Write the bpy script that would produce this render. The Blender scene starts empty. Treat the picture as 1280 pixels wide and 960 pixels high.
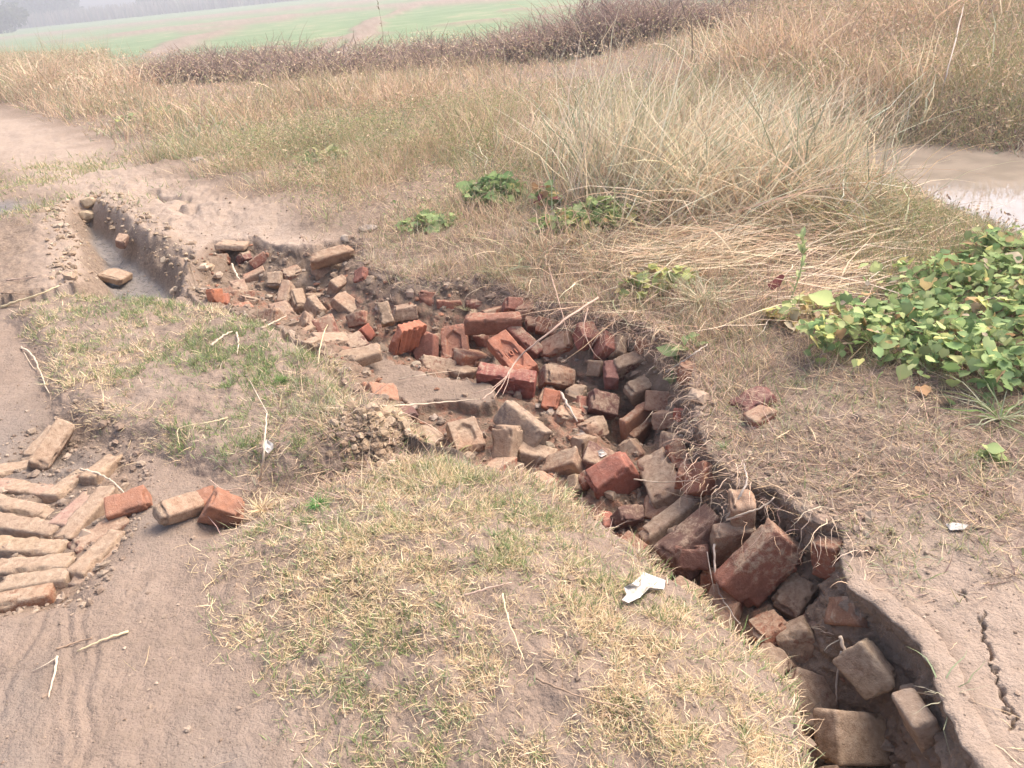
import bpy, math, random
import numpy as np
scene = bpy.context.scene
# ------------------------------------------------------------ camera
FPX = 967.0; PITCH = math.radians(28.1); ROLL = math.radians(5.8); CH = 1.4
cam_data = bpy.data.cameras.new('camera'); cam = bpy.data.objects.new('camera', cam_data)
scene.collection.objects.link(cam); scene.camera = cam
cam_data.sensor_width = 36.0; cam_data.lens = 36.0 * FPX / 1280.0
cam_data.clip_start = 0.05; cam_data.clip_end = 6000
from mathutils import Matrix, Vector, Euler
cam.matrix_world = (Matrix.Translation((0, 0, CH)) @ Matrix.Rotation(math.pi/2 - PITCH, 4, 'X')
                    @ Matrix.Rotation(-ROLL, 4, 'Z'))
scene.render.resolution_x = 1024; scene.render.resolution_y = 768
# ------------------------------------------------------------ sky, sun, exposure
SUN_EL = math.radians(56); SUN_AZ = math.radians(62)     # azimuth from +Y towards +X
world = bpy.data.worlds.new('World'); scene.world = world; world.use_nodes = True
wn = world.node_tree; wn.nodes.clear()
sky = wn.nodes.new('ShaderNodeTexSky'); sky.sky_type = 'NISHITA'; sky.sun_disc = False
sky.sun_elevation = SUN_EL; sky.sun_rotation = SUN_AZ; sky.dust_density = 5.0; sky.air_density = 0.8; sky.ozone_density = 0.5
bgn = wn.nodes.new('ShaderNodeBackground'); bgn.inputs['Strength'].default_value = 0.15
wo = wn.nodes.new('ShaderNodeOutputWorld')
wn.links.new(sky.outputs[0], bgn.inputs[0]); wn.links.new(bgn.outputs[0], wo.inputs[0])
sd_ = bpy.data.lights.new('sun', 'SUN'); sd_.energy = 1.5; sd_.angle = math.radians(35); sd_.color = (1.0, 0.92, 0.80)
sun = bpy.data.objects.new('sun', sd_); scene.collection.objects.link(sun)
sdir = Vector((math.sin(SUN_AZ)*math.cos(SUN_EL), math.cos(SUN_AZ)*math.cos(SUN_EL), math.sin(SUN_EL)))
sun.rotation_euler = sdir.to_track_quat('Z', 'Y').to_euler()
vs = scene.view_settings
vs.view_transform = 'Standard'; vs.look = 'None'; vs.gamma = 1.0; vs.use_curve_mapping = False
vs.exposure = 1.25
# ------------------------------------------------------------ numbers: pixels of the photo to points of the ground
_f = np.array([0, math.cos(PITCH), -math.sin(PITCH)]); _r0 = np.array([1., 0, 0]); _u0 = np.cross(_r0, _f)
_r = _r0*math.cos(ROLL) - _u0*math.sin(ROLL); _u = _r0*math.sin(ROLL) + _u0*math.cos(ROLL)
def ray(x, y):
    d = _f*FPX + _r*(x-640) - _u*(y-480)
    return d/np.linalg.norm(d)
def P(x, y, z=0.0):
    d = ray(x, y); t = (z-CH)/d[2]
    return np.array([0, 0, CH]) + d*t
def poly(pts, z=0.0): return np.array([P(x, y, z)[:2] for x, y in pts])
def project(X, Y, Z):
    a = np.asarray(X); b = np.asarray(Y); c = np.asarray(Z)-CH
    w = a*_f[0]+b*_f[1]+c*_f[2]; w = np.where(np.abs(w) < 1e-6, 1e-6, w)
    return 640+FPX*(a*_r[0]+b*_r[1]+c*_r[2])/w, 480-FPX*(a*_u[0]+b*_u[1]+c*_u[2])/w, w

def _h(ix, iy, s):
    n = (ix.astype(np.int64)*374761393 + iy.astype(np.int64)*668265263 + s*1442695041) & 0xffffffff
    n = ((n ^ (n >> 13))*1274126177) & 0xffffffff
    return ((n ^ (n >> 16)) & 0xffff)/32767.5 - 1.0
def vnoise(x, y, s=0):
    ix = np.floor(x); iy = np.floor(y); fx = x-ix; fy = y-iy
    fx = fx*fx*fx*(fx*(fx*6-15)+10); fy = fy*fy*fy*(fy*(fy*6-15)+10)
    a = _h(ix, iy, s); b = _h(ix+1, iy, s); c = _h(ix, iy+1, s); d = _h(ix+1, iy+1, s)
    return (a*(1-fx)+b*fx)*(1-fy)+(c*(1-fx)+d*fx)*fy
def fbm(x, y, fr, octv=4, s=0, gain=0.5):
    x = np.asarray(x, float); y = np.asarray(y, float); o = 0; a = 1; t = 0
    for i in range(octv):
        ca, sa = math.cos(i*1.3), math.sin(i*1.3)
        o = o + a*vnoise((x*ca-y*sa)*fr+i*17.3, (x*sa+y*ca)*fr-i*9.1, s+i); t += a; a *= gain; fr *= 2.07
    return o/t
def sst(a, b, v):
    t = np.clip((v-a)/(b-a), 0, 1); return t*t*(3-2*t)
def dline(x, y, L):                       # distance to an open polyline
    d = np.full(np.shape(x), 1e9)
    for (ax, ay), (bx, by) in zip(L[:-1], L[1:]):
        vx, vy = bx-ax, by-ay; t = np.clip(((x-ax)*vx+(y-ay)*vy)/(vx*vx+vy*vy+1e-12), 0, 1)
        d = np.minimum(d, (x-ax-t*vx)**2+(y-ay-t*vy)**2)
    return np.sqrt(d)
def inside(x, y, L):
    c = np.zeros(np.shape(x), bool); n = len(L)
    for i in range(n):
        ax, ay = L[i]; bx, by = L[(i+1) % n]
        m = ((ay > y) != (by > y))
        with np.errstate(divide='ignore', invalid='ignore'):
            xx = (bx-ax)*(y-ay)/(by-ay+1e-15)+ax
        c ^= (m & (x < xx))
    return c
def sdist(x, y, L):                       # positive inside a closed polygon
    d = dline(x, y, np.vstack([L, L[:1]]))
    return np.where(inside(x, y, L), d, -d)

# ------------------------------------------------------------ the lie of the land
RIM_R = poly([(238,326),(262,300),(320,296),(352,312),(385,312),(400,304),(440,300),(455,330),(500,350),(545,352),(600,345),
              (655,366),(700,380),(745,392),(800,402),(838,425),(872,452),(880,500),(884,560),(915,605),(965,606),(1010,642),
              (1052,652),(1068,690),(1074,736),(1130,768),(1166,802),(1192,862),(1216,920),(1250,965),(1300,1030),(1400,1150)])
RIM_L = poly([(1120,1150),(1050,1010),(1006,940),(990,862),(955,802),(915,768),(880,732),(842,703),(800,684),(760,658),(722,628),
              (692,603),(645,582),(590,572),(540,562),(512,552),(500,525),(470,500),(440,482),(416,456),(398,440),(366,424),(330,402),
              (300,392),(258,382),(236,362)])
GULLY = np.vstack([RIM_R, RIM_L])
SIDE = poly([(88,262),(125,252),(150,270),(170,288),(205,306),(228,330),(236,345),(226,366),(192,376),(150,386),(104,374),(98,345),(96,312),(84,288)])
SLAB = poly([(418,460),(440,448),(480,440),(520,456),(560,470),(612,468),(618,490),(600,500),(560,497),(520,503),(505,492),(485,486),(465,470),(440,468)], -0.13)
SLAB2 = poly([(515,508),(600,500),(640,520),(640,560),(610,600),(560,580),(520,545)], -0.18)
POND = poly([(1035,215),(1090,186),(1180,186),(1250,194),(1320,205),(1420,250),(1420,350),(1300,298),(1225,276),(1180,254),(1110,232)], -0.24)
RUT = poly([(505,560),(470,575),(430,590),(380,602),(330,612),(285,640)])
LUMP = P(478, 548)[:2]
STRIP = poly([(15,400),(110,372),(240,380),(330,402),(398,440),(440,482),(500,525),(505,550),(440,580),(380,590),(300,600),(220,585),(165,560),(120,545),(75,520),(50,470)])
MOUND = poly([(540,562),(645,582),(722,628),(800,684),(915,768),(990,862),(1006,940),(1120,1150),(500,1100),(330,900),(260,780),(230,700),(330,640),(430,605)])
BRICKZONE = poly([(-200,560),(0,580),(50,530),(95,520),(165,570),(170,620),(140,690),(100,750),(0,775),(-200,800)])
ROADWET = P(0, 272)[:2]
PATH_D = [P(345,305)[:2], P(260,282)[:2], P(150,240)[:2], P(70,200)[:2], P(0,170)[:2], P(-120,135)[:2], P(-220,112)[:2]]
VB = np.array([P(-200,98)[:2], P(-100,112)[:2], P(0,132)[:2], P(60,152)[:2], P(140,190)[:2], P(240,232)[:2], P(350,282)[:2], P(420,300)[:2]])[::-1]
CRACKS = [poly([(1222,775),(1236,800),(1240,835),(1252,868),(1262,890),(1268,912)]), poly([(1200,742),(1207,752)]), poly([(1226,768),(1231,786)]),
          poly([(1112,662),(1118,680)])]
LEDGE = poly([(172,247),(195,252),(215,262),(238,277)])
LEDGE2 = poly([(175,300),(195,305),(220,322),(235,335)])
PIT = P(782, 478, -.1)[:2]
def floor_depth(y):
    return np.interp(y, [0.5, 1.0, 1.5, 2.0, 2.6, 3.2, 4.0, 5.0, 5.6], [.34, .34, .32, .28, .25, .24, .23, .21, .14])
def wall_r(y): return np.interp(y, [0.9, 1.9, 2.3, 2.8, 3.3, 4.0, 5.0], [.07, .09, .14, .17, .22, .40, .32])
def wall_l(y): return np.interp(y, [0.9, 1.9, 2.3, 2.8, 3.3, 4.0, 5.0], [.10, .10, .16, .45, .60, .60, .45])
def H(x, y, detail=True, ret_masks=False):
    x = np.asarray(x, float); y = np.asarray(y, float); r = np.hypot(x, y)
    h = 0.02*fbm(x, y, 0.7, 3, 3)
    wx = 0.022*fbm(x, y, 9, 4, 21); wy = 0.022*fbm(x, y, 9, 4, 37)
    wx = wx + 0.04*fbm(x, y, 2.2, 2, 51); wy = wy + 0.04*fbm(x, y, 2.2, 2, 57)
    X = x+wx; Y = y+wy
    gs = np.full(x.shape, -1e3); m = (r < 8.5)
    g = np.zeros(x.shape); slab = np.zeros(x.shape)
    masks = {}
    def near(fn):
        o = np.full(x.shape, -1e3); o[m] = fn(X[m], Y[m]); return o
    s = near(lambda a, b: sdist(a, b, GULLY)); ins = s > 0
    dr = np.full(x.shape, 1e3); dl = np.full(x.shape, 1e3)
    dr[m] = dline(X[m], Y[m], RIM_R); dl[m] = dline(X[m], Y[m], RIM_L)
    fr = np.clip(dr/wall_r(y), 0, 1); fl = np.clip(dl/wall_l(y), 0, 1)
    steep = np.where(y < 2.2, 0.38, np.where(y < 3.4, .6, .85))
    prof = np.power(fr, steep)*np.where(y < 2.2, sst(0, 1, fl*.8+.2)**.8, sst(-0.1, 1, fl))
    D = floor_depth(y)*prof
    D = D*(1+0.25*fbm(x, y, 5, 3, 77)*sst(0, .12, s))
    D = D+ins*.16*np.exp(-(((x-PIT[0])/.13)**2+((y-PIT[1])/.20)**2))
    h = np.where(ins, h-D, h)
    # lip rounding of the turf mound towards the gully
    md = near(lambda a, b: sdist(a, b, MOUND)); h = h+0.07*sst(-0.05, 0.45, md)*(md > -0.05)
    h = np.where(~ins, h-0.035*(1-sst(0, .16, dl)), h)
    st = near(lambda a, b: sdist(a, b, STRIP)); h = h+0.06*sst(-0.02, 0.12, st)*(~ins)
    rt = near(lambda a, b: -dline(a, b, RUT)); h = h-0.05*sst(-0.12, 0, rt)*(~ins)
    d = np.hypot(x-LUMP[0], y-LUMP[1]); h = h+0.035*np.exp(-(d/0.13)**2)*(1+.5*fbm(x, y, 16, 3, 5))
    # right bank sits a little higher
    bank = sst(0.0, 0.5, np.where((~ins) & (dr < dl), dr, 0)); h = h+0.05*bank*(r < 9)
    ss = near(lambda a, b: sdist(a, b, SIDE)); h = np.where((~ins), h-0.24*sst(-0.02, 0.16, ss), h)
    sl = near(lambda a, b: sdist(a+.02*fbm(a, b, 30, 2, 8), b+.02*fbm(a, b, 30, 2, 9), SLAB))
    s2 = near(lambda a, b: sdist(a+.03*fbm(a, b, 22, 2, 8), b+.03*fbm(a, b, 22, 2, 9), SLAB2)); f2 = sst(-.01, .02, s2)
    h = h*(1-f2) + (-0.215+0.02*fbm(x, y, 6, 3, 4))*f2
    f1 = sst(-0.006, 0.010, sl); apron = sst(-.16, -.006, sl)*ins
    h = np.maximum(h, -0.20+0*h)*apron+h*(1-apron)
    h = h*(1-f1) + (-0.145+0.012*fbm(x, y, 5, 3, 4))*f1
    bzn = near(lambda a, b: sdist(a, b, BRICKZONE)); fb = sst(-.03, .06, bzn); h = h*(1-fb)+(-0.022+.030*fbm(x, y, 9, 3, 9))*fb
    pd = np.full(x.shape, -1e3); mp = (r < 30); pd[mp] = sdist(X[mp], Y[mp], POND)
    h = h-0.55*sst(-0.9, 0.3, pd)
    # far ground: embankment shoulder, then the fields lower down; right side rises
    shoulder = sst(17, 27, y-0.15*x*(x > 0)+0.9*np.clip(x+5, -14, 0))
    rise = sst(6.8, 10, y)*sst(1.0, 3.5, x)*(1-sst(13, 20, y))
    h = h+0.22*rise-1.2*shoulder
    if detail:
        gm = sst(-0.01, .05, s)*(1-sst(0.0, 0.02, sl))
        ny = np.where(r < 9, 1.0, 0)
        cl = np.abs(fbm(x, y, 9, 4, 61, .48)); cl2 = fbm(x, y, 38, 3, 71, .5)
        gm = gm*(1-.75*f2)*(1-.5*apron); h = h+ny*gm*(0.050*cl+0.008*cl2-0.012)
        lm = np.exp(-(d/0.17)**2)
        edge = sst(-.03, .0, st)*(1-sst(0, .12, st))
        h = h+ny*(lm*.7+edge*.5+.35*sst(-.25, -.02, ss)*(ss < .02))*(0.07*np.abs(fbm(x, y, 17, 4, 91, .5))-.01)
        turf = np.clip(sst(0, .12, md)+sst(0, .1, st), 0, 1)
        h = h+ny*(0.006*fbm(x, y, 14, 4, 13)+turf*0.012*fbm(x, y, 24, 3, 15))
        lit = sst(.15, .5, np.where((~ins) & (dr < dl), dr, 0))*sst(1.7, 2.2, y+x*0.3)
        h = h+ny*lit*0.03*np.abs(fbm(x, y, 12, 4, 19))
        h = h+(r > 3.2)*(r < 14)*sst(3.2, 4.5, r)*.022*np.abs(fbm(x, y, 4.5, 4, 29))*(ss < -.05)*(~ins)
        h = h+(r > 3.5)*(r < 40)*0.03*fbm(x, y, 3.0, 4, 23)*sst(3.5, 5, r)
        lg = near(lambda a, b: -dline(a+.10*fbm(a, b, 5, 3, 3), b+.10*fbm(a, b, 5, 3, 4), LEDGE)); lg2 = near(lambda a, b: -dline(a+.10*fbm(a, b, 5, 3, 3), b+.10*fbm(a, b, 5, 3, 4), LEDGE2))
        h = h-.05*sst(-.07, 0, lg)-.05*sst(-.06, 0, lg2)
        cd = np.full(x.shape, 1e3); c = r < 3
        for L in CRACKS: cd[c] = np.minimum(cd[c], dline(x[c]+.012*vnoise(x[c]*60, y[c]*60, 3), y[c]+.012*vnoise(x[c]*60, y[c]*60, 5), L))
        h = h-0.022*(1-sst(0.001, 0.004, cd))
        tr = TRACK(x, y); h = h+ny*tr
    if ret_masks:
        return h, dict(s=s, dr=dr, dl=dl, md=md, st=st, ss=ss, sl=sl, pd=pd, bank=bank, rt=rt, d=d)
    return h
TRK = [poly([(104,765),(103,820),(104,880),(98,960)]), poly([(120,800),(112,870),(110,930)]), poly([(85,760),(92,850),(85,950)]),
       poly([(20,830),(60,760),(75,740)]), poly([(0,900),(25,840)]), poly([(140,760),(180,735)])]
def TRACK(x, y):
    o = np.zeros(np.shape(x)); c = (np.hypot(x, y) < 3) & (x < -.3)
    if c.any():
        xx = x[c]+.02*fbm(x[c], y[c], 6, 2, 7); yy = y[c]
        for i, L in enumerate(TRK):
            d = dline(xx, yy, L); o[c] += -0.003*np.exp(-(d/.008)**2)+0.002*np.exp(-((d-.02)/.008)**2)
        m2 = sst(-.25, -.6, x[c])*1.0
        o[c] += 0.002*vnoise(xx*28+yy*3, yy*3, 9)*m2
    return o
# ------------------------------------------------------------ small helpers
rng = np.random.default_rng(7)
COL = scene.collection
def tag(o, label=None, cat=None, group=None, kind=None):
    if label: o['label'] = label
    if cat: o['category'] = cat
    if group: o['group'] = group
    if kind: o['kind'] = kind
    return o
def mesh_obj(name, V, faces, mat=None, parent=None, smooth=False, attrs=None, uvs=None):
    """faces: (n,4) or (n,3) int array, or list of them"""
    me = bpy.data.meshes.new(name); V = np.asarray(V, np.float32)
    if isinstance(faces, np.ndarray): faces = [faces]
    tot = sum(len(f) for f in faces); loops = np.concatenate([f.ravel() for f in faces]).astype(np.int32)
    ls = np.concatenate([np.full(len(f), f.shape[1], np.int32) for f in faces])
    st = np.concatenate([[0], np.cumsum(ls)[:-1]]).astype(np.int32)
    me.vertices.add(len(V)); me.vertices.foreach_set('co', V.ravel())
    me.loops.add(len(loops)); me.loops.foreach_set('vertex_index', loops)
    me.polygons.add(tot); me.polygons.foreach_set('loop_start', st)
    me.polygons.foreach_set('use_smooth', np.full(tot, smooth, bool))
    for k, a in (attrs or {}).items():
        a = np.asarray(a, np.float32)
        if a.ndim == 1:
            at = me.attributes.new(k, 'FLOAT', 'POINT'); at.data.foreach_set('value', a)
        else:
            at = me.attributes.new(k, 'FLOAT_COLOR', 'POINT')
            if a.shape[1] == 3: a = np.hstack([a, np.ones((len(a), 1), np.float32)])
            at.data.foreach_set('color', a.ravel())
    me.update(); me.validate(verbose=False)
    o = bpy.data.objects.new(name, me); COL.objects.link(o)
    if mat: me.materials.append(mat)
    if parent: o.parent = parent
    return o
class NT:
    """terse node building"""
    def __init__(s, name):
        s.m = bpy.data.materials.new(name); s.m.use_nodes = True; s.t = s.m.node_tree; s.t.nodes.clear()
        s.out = s.t.nodes.new('ShaderNodeOutputMaterial'); s.b = s.t.nodes.new('ShaderNodeBsdfPrincipled')
        s.t.links.new(s.b.outputs[0], s.out.inputs[0]); s.b.inputs['Roughness'].default_value = .9
        s.b.inputs['Specular IOR Level'].default_value = .25
    def n(s, typ, **k):
        x = s.t.nodes.new(typ)
        for a, v in k.items(): setattr(x, a, v)
        return x
    def L(s, a, b): s.t.links.new(a, b)
    def put(s, inp, v):
        if isinstance(v, bpy.types.NodeSocket): s.L(v, inp)
        elif v is not None: inp.default_value = v if not isinstance(v, tuple) or len(v) != 3 else (*v, 1)
    def coord(s, kind='Object'):
        return s.n('ShaderNodeTexCoord').outputs[kind]
    def noise(s, vec, scale, detail=4, rough=.55, dist=0, col=False):
        x = s.n('ShaderNodeTexNoise'); s.L(vec, x.inputs['Vector']); x.inputs['Scale'].default_value = scale
        x.inputs['Detail'].default_value = detail; x.inputs['Roughness'].default_value = rough; x.inputs['Distortion'].default_value = dist
        return x.outputs['Color' if col else 'Fac']
    def voro(s, vec, scale, feature='F1'):
        x = s.n('ShaderNodeTexVoronoi', feature=feature); s.L(vec, x.inputs['Vector']); x.inputs['Scale'].default_value = scale
        return x.outputs['Distance']
    def ramp(s, fac, stops):
        x = s.n('ShaderNodeValToRGB'); e = x.color_ramp.elements; s.put(x.inputs[0], fac)
        while len(e) < len(stops): e.new(.5)
        for el, (p, c) in zip(e, stops):
            el.position = p; el.color = (*c, 1) if isinstance(c, tuple) else (c, c, c, 1)
        return x.outputs[0]
    def mix(s, f, a, b, mode='MIX'):
        x = s.n('ShaderNodeMix', data_type='RGBA', blend_type=mode); s.put(x.inputs[0], f); s.put(x.inputs[6], a); s.put(x.inputs[7], b)
        return x.outputs[2]
    def math(s, op, a, b=None, clamp=False):
        x = s.n('ShaderNodeMath', operation=op); x.use_clamp = clamp; s.put(x.inputs[0], a)
        if b is not None: s.put(x.inputs[1], b)
        return x.outputs[0]
    def attr(s, name, sub=None):
        a = s.n('ShaderNodeAttribute', attribute_name=name)
        if sub is None: return a.outputs['Color']
        if sub == 'Fac': return a.outputs['Fac']
        q = s.n('ShaderNodeSeparateColor'); s.L(a.outputs['Color'], q.inputs[0]); return q.outputs[sub]
    def bump(s, h, strength=.5, dist=.01, nrm=None):
        x = s.n('ShaderNodeBump'); s.put(x.inputs['Height'], h); x.inputs['Strength'].default_value = strength
        x.inputs['Distance'].default_value = dist
        if nrm is not None: s.L(nrm, x.inputs['Normal'])
        return x.outputs[0]
    def fin(s, col=None, rough=None, nrm=None):
        if col is not None: s.put(s.b.inputs['Base Color'], col)
        if rough is not None: s.put(s.b.inputs['Roughness'], rough)
        if nrm is not None: s.L(nrm, s.b.inputs['Normal'])
        return s.m
# ------------------------------------------------------------ ground sheet
def ground_material():
    t = NT('earth'); c = t.coord()
    damp, pale, litter = t.attr('m1', 0), t.attr('m1', 1), t.attr('m1', 2)
    wet, green, red = t.attr('m2', 0), t.attr('m2', 1), t.attr('m2', 2)
    n1 = t.noise(c, 3.0, 6, .6); n2 = t.noise(c, 22, 5, .65); n3 = t.noise(c, 130, 4, .6)
    base = t.ramp(n1, [(.3, (0.249, 0.183, 0.139)), (.52, (0.313, 0.234, 0.181)), (.72, (0.357, 0.277, 0.219))])
    base = t.mix(t.ramp(n2, [(.42, 0), (.66, .55)]), base, (0.230, 0.172, 0.129))
    dampc = t.ramp(n2, [(.3, (0.148, 0.100, 0.067)), (.5, (0.222, 0.158, 0.112)), (.72, (0.296, 0.221, 0.164))])
    base = t.mix(damp, base, dampc)
    palec = t.ramp(n2, [(.3, (0.393, 0.295, 0.221)), (.7, (0.536, 0.419, 0.334))])
    base = t.mix(pale, base, palec)
    litc = t.ramp(t.noise(c, 60, 5, .7), [(.35, (0.127, 0.088, 0.060)), (.5, (0.250, 0.180, 0.129)), (.68, (0.393, 0.299, 0.219))])
    base = t.mix(litter, base, litc)
    redc = t.ramp(n3, [(.35, (.22, .085, .05)), (.65, (.36, .19, .125))])
    base = t.mix(t.math('MULTIPLY', red, t.ramp(n2, [(.45, 0), (.62, 1)])), base, redc)
    fieldn = t.ramp(t.noise(c, .35, 8, .72), [(.38, (.14, .215, .095)), (.54, (.19, .265, .125)), (.66, (.34, .30, .18))])
    base = t.mix(green, base, fieldn)
    wetc = t.mix(t.ramp(n2, [(.4, 0), (.6, 1)]), (.17, .15, .135), (.25, .22, .195))
    base = t.mix(wet, base, wetc)
    grain = t.mix(t.ramp(n3, [(.3, 0), (.7, .4)]), base, t.mix(.6, base, (.14, .10, .075)))
    b1 = t.bump(n2, .7, .02); b2 = t.bump(n3, .8, .008, b1); b3 = t.bump(t.noise(c, 420, 2), .35, .002, b2)
    rough = t.mix(t.math('POWER', wet, 2.0), (.92, .92, .92), t.ramp(n2, [(.4, .22), (.62, .6)]))
    return t.fin(grain, rough, b3)
def farpoly(pts): return np.array([P(a, b, -1.2)[:2] for a, b in pts])
BUNDS = [(farpoly([(-60,68),(60,54),(180,42),(290,34),(400,17),(520,7),(640,0)]), 1.1), (farpoly([(100,50),(240,33),(330,24),(450,12),(560,1)]), 1.6),
         (farpoly([(190,72),(215,62),(235,52),(262,44),(300,38)]), .9), (farpoly([(385,82),(430,52),(470,24),(520,8)]), .35), (farpoly([(60,42),(220,25),(360,11),(480,0)]), 2.6),
         (farpoly([(430,74),(445,60),(470,26)]), .35), (farpoly([(700,34),(820,20),(900,14)]), .8), (farpoly([(640,14),(800,4),(900,-6)]), .8), (farpoly([(150,75),(260,72),(420,50),(600,28),(700,22)]), .4)]
def build_ground():
    th = np.concatenate([np.linspace(-math.pi, -.82, 60, endpoint=False), np.linspace(-.82, .82, 980, endpoint=False), np.linspace(.82, math.pi, 60, endpoint=False)])
    rr = [0.05, .2, .4, .6, .74]; 
    while rr[-1] < 2500: rr.append(rr[-1]+max(.0042, .0042*(rr[-1]/2.2)**2 if rr[-1] > 2.2 else 0, 0 if rr[-1] < 8 else .01*rr[-1]))
    rr = np.array(rr); nr, nt = len(rr), len(th)
    R, T = np.meshgrid(rr, th, indexing='ij'); X = (R*np.sin(T)).ravel(); Y = (R*np.cos(T)).ravel()
    h, k = H(X, Y, ret_masks=True)
    print('ground', nr, nt, len(X))
    # undercut: push the face of the steep right wall a little under its lip
    ww = np.maximum(wall_r(Y), .05); tt = np.clip(k['dr']/ww, 0, 1)*(k['s'] > 0)
    am = .05*np.sin(np.pi*np.clip(tt, 0, 1))*(1-sst(1.9, 2.6, Y))
    e = .01; gx = H_dr(X+e, Y)-H_dr(X-e, Y); gy = H_dr(X, Y+e)-H_dr(X, Y-e)
    gl = np.hypot(gx, gy)+1e-6
    wallm = ((k['s'] > 0) & (k['dr'] < ww*1.3))*1.0; rg = .030*fbm((X+Y)*1.0, h*2.2+X*.3, 9, 4, 5, .6)*wallm*sst(0, .03, k['s'])
    X2 = X-gx/gl*(am+rg); Y2 = Y-gy/gl*(am+rg)
    damp = np.clip(sst(0, .05, k['s'])*(1-sst(0, .01, k['sl'])*.8) + .6*sst(-.02, .1, k['ss']) + .7*np.exp(-(k['d']/.16)**2)
                   + .35*sst(-.12, 0, k['rt']) + .8*sst(-.6, 0, k['pd']), 0, 1)
    pl = dline(X, Y, np.array(PATH_D)); wdt = np.interp(Y, [4.5, 7, 12], [.38, .62, .9])
    pale = .8*np.clip(1-sst(.3, 1.25, pl/wdt+.35*fbm(X, Y, 2.5, 3, 14)), 0, 1)*(k['s'] < 0)
    flat = sst(.02, .1, np.where((k['s'] < 0) & (k['dr'] < k['dl']), k['dr'], 0))*(1-sst(1.5, 2.1, Y+.25*X+.1*fbm(X, Y, 5, 2, 3)))
    pale = np.maximum(pale, .55*flat)
    ssn = (k['ss'] > -.35)*sst(-.35, -.1, k['ss'])*(1-sst(0, .05, k['ss'])); pale = np.maximum(pale, .7*ssn*(X < -2.4))
    vegr = np.where((k['s'] < 0) & (k['dr'] < k['dl']) & (Y > 1.7), sst(-.02, .25, k['dr']), 0)*(1-pale)
    litter = np.clip(np.maximum(vegr*(Y+.25*X > 1.9), sst(6, 9, Y)*(1-pale))*(.8+.5*fbm(X, Y, 3, 3, 4)), 0, 1)
    litter = np.maximum(litter, .45*sst(0, .2, k['md'])*sst(-.1, .4, fbm(X, Y, 5, 3, 6)))
    litter = litter*(1-flat)
    wet = np.clip(sst(.09, .15, k['ss']) + sst(-.15, .05, k['pd']) + .9*(1-sst(.15, .5, np.hypot((X-ROADWET[0]+.2)/1.5, Y-ROADWET[1]))), 0, 1)
    wet = np.maximum(wet, .62*sst(-.25, .25, fbm(X, Y, 1.6, 4, 88)+.1)*sst(-.15, -.55, X+.35*(Y-1.2))*(1-sst(2.2, 3.2, Y))*(1-sst(-.1, .1, k['md']))*(1-sst(-.08, .05, k['st'])))
    green = sst(19, 26, Y-.1*X+.9*np.clip(X+5, -14, 0))
    bm = np.zeros(X.shape); fm = (Y > 18) & (Y < 260)
    for L, w_ in BUNDS: bm[fm] = np.maximum(bm[fm], 1-sst(.3, 1.0, dline(X[fm]+1.2*fbm(X[fm], Y[fm], .15, 3, 5), Y[fm]+1.2*fbm(X[fm], Y[fm], .15, 3, 6), L)/(w_*np.clip(Y[fm]/32, 1, 4)**1.6*(1+.6*fbm(X[fm], Y[fm], .3, 2, 7)))))
    h = h+bm*.15; green = green*(1-bm); pale = np.maximum(pale, bm*.75*(Y > 18))
    red = np.clip(.8*sst(.02, .2, k['s'])*(1-sst(0, .01, k['sl']))*(Y < 4.4), 0, 1)
    bz = sst(-.05, .08, sdist(X, Y, BRICKZONE)*(np.hypot(X, Y) < 6)-(np.hypot(X, Y) >= 6)); red = np.maximum(red, .15*bz); damp = np.maximum(damp, .75*bz)
    V = np.stack([X2, Y2, h], 1); V = np.vstack([V, [[0, 0, float(H(np.array([0.]), np.array([0.]))[0])]]])
    i = np.arange(nr-1)[:, None]*nt; j = np.arange(nt)[None]; j2 = (j+1) % nt
    Fq = np.stack([(i+j).ravel(), (i+j2).ravel(), (i+nt+j2).ravel(), (i+nt+j).ravel()], 1)
    Fq = Fq[:, ::-1]
    Ft = np.stack([np.full(nt, nr*nt), j.ravel(), j2.ravel()], 1)[:, ::-1]
    z = lambda a: np.append(a, a[-1])
    m1 = np.stack([z(damp), z(pale), z(litter)], 1); m2 = np.stack([z(wet), z(green), z(red)], 1)
    g = mesh_obj('ground', V, [Fq, Ft], ground_material(), smooth=True, attrs=dict(m1=m1, m2=m2))
    return tag(g, kind='structure')
def H_dr(X, Y):
    o = np.full(X.shape, 1e3); m = np.hypot(X, Y) < 8
    o[m] = dline(X[m], Y[m], RIM_R); return o
ground = build_ground()
# ------------------------------------------------------------ water
def water_material(name, col, rough):
    t = NT(name); c = t.coord(); n = t.noise(c, 4, 3); 
    t.b.inputs['Specular IOR Level'].default_value = .6
    return t.fin(t.mix(t.ramp(n, [(.4, 0), (.6, 1)]), col, tuple(v*1.25 for v in col)), rough, t.bump(t.noise(c, 6, 3), .06, .01))
def sheet(name, pts, z, mat):
    V = [(x, y, z) for x, y in pts]; me = bpy.data.meshes.new(name); me.from_pydata(V, [], [list(range(len(V)))])
    o = bpy.data.objects.new(name, me); COL.objects.link(o); me.materials.append(mat); me.update(); return tag(o, kind='structure')
pc = POND.mean(0)
sheet('pond_water', [tuple(pc+(p-pc)*1.3) for p in POND], -.24, water_material('pond', (.25, .205, .165), .03))
sc_ = SIDE.mean(0)
sheet('puddle_water', [tuple(sc_+(p-sc_)*.95) for p in SIDE], -.236, water_material('puddle', (.25, .225, .205), .12))
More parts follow.
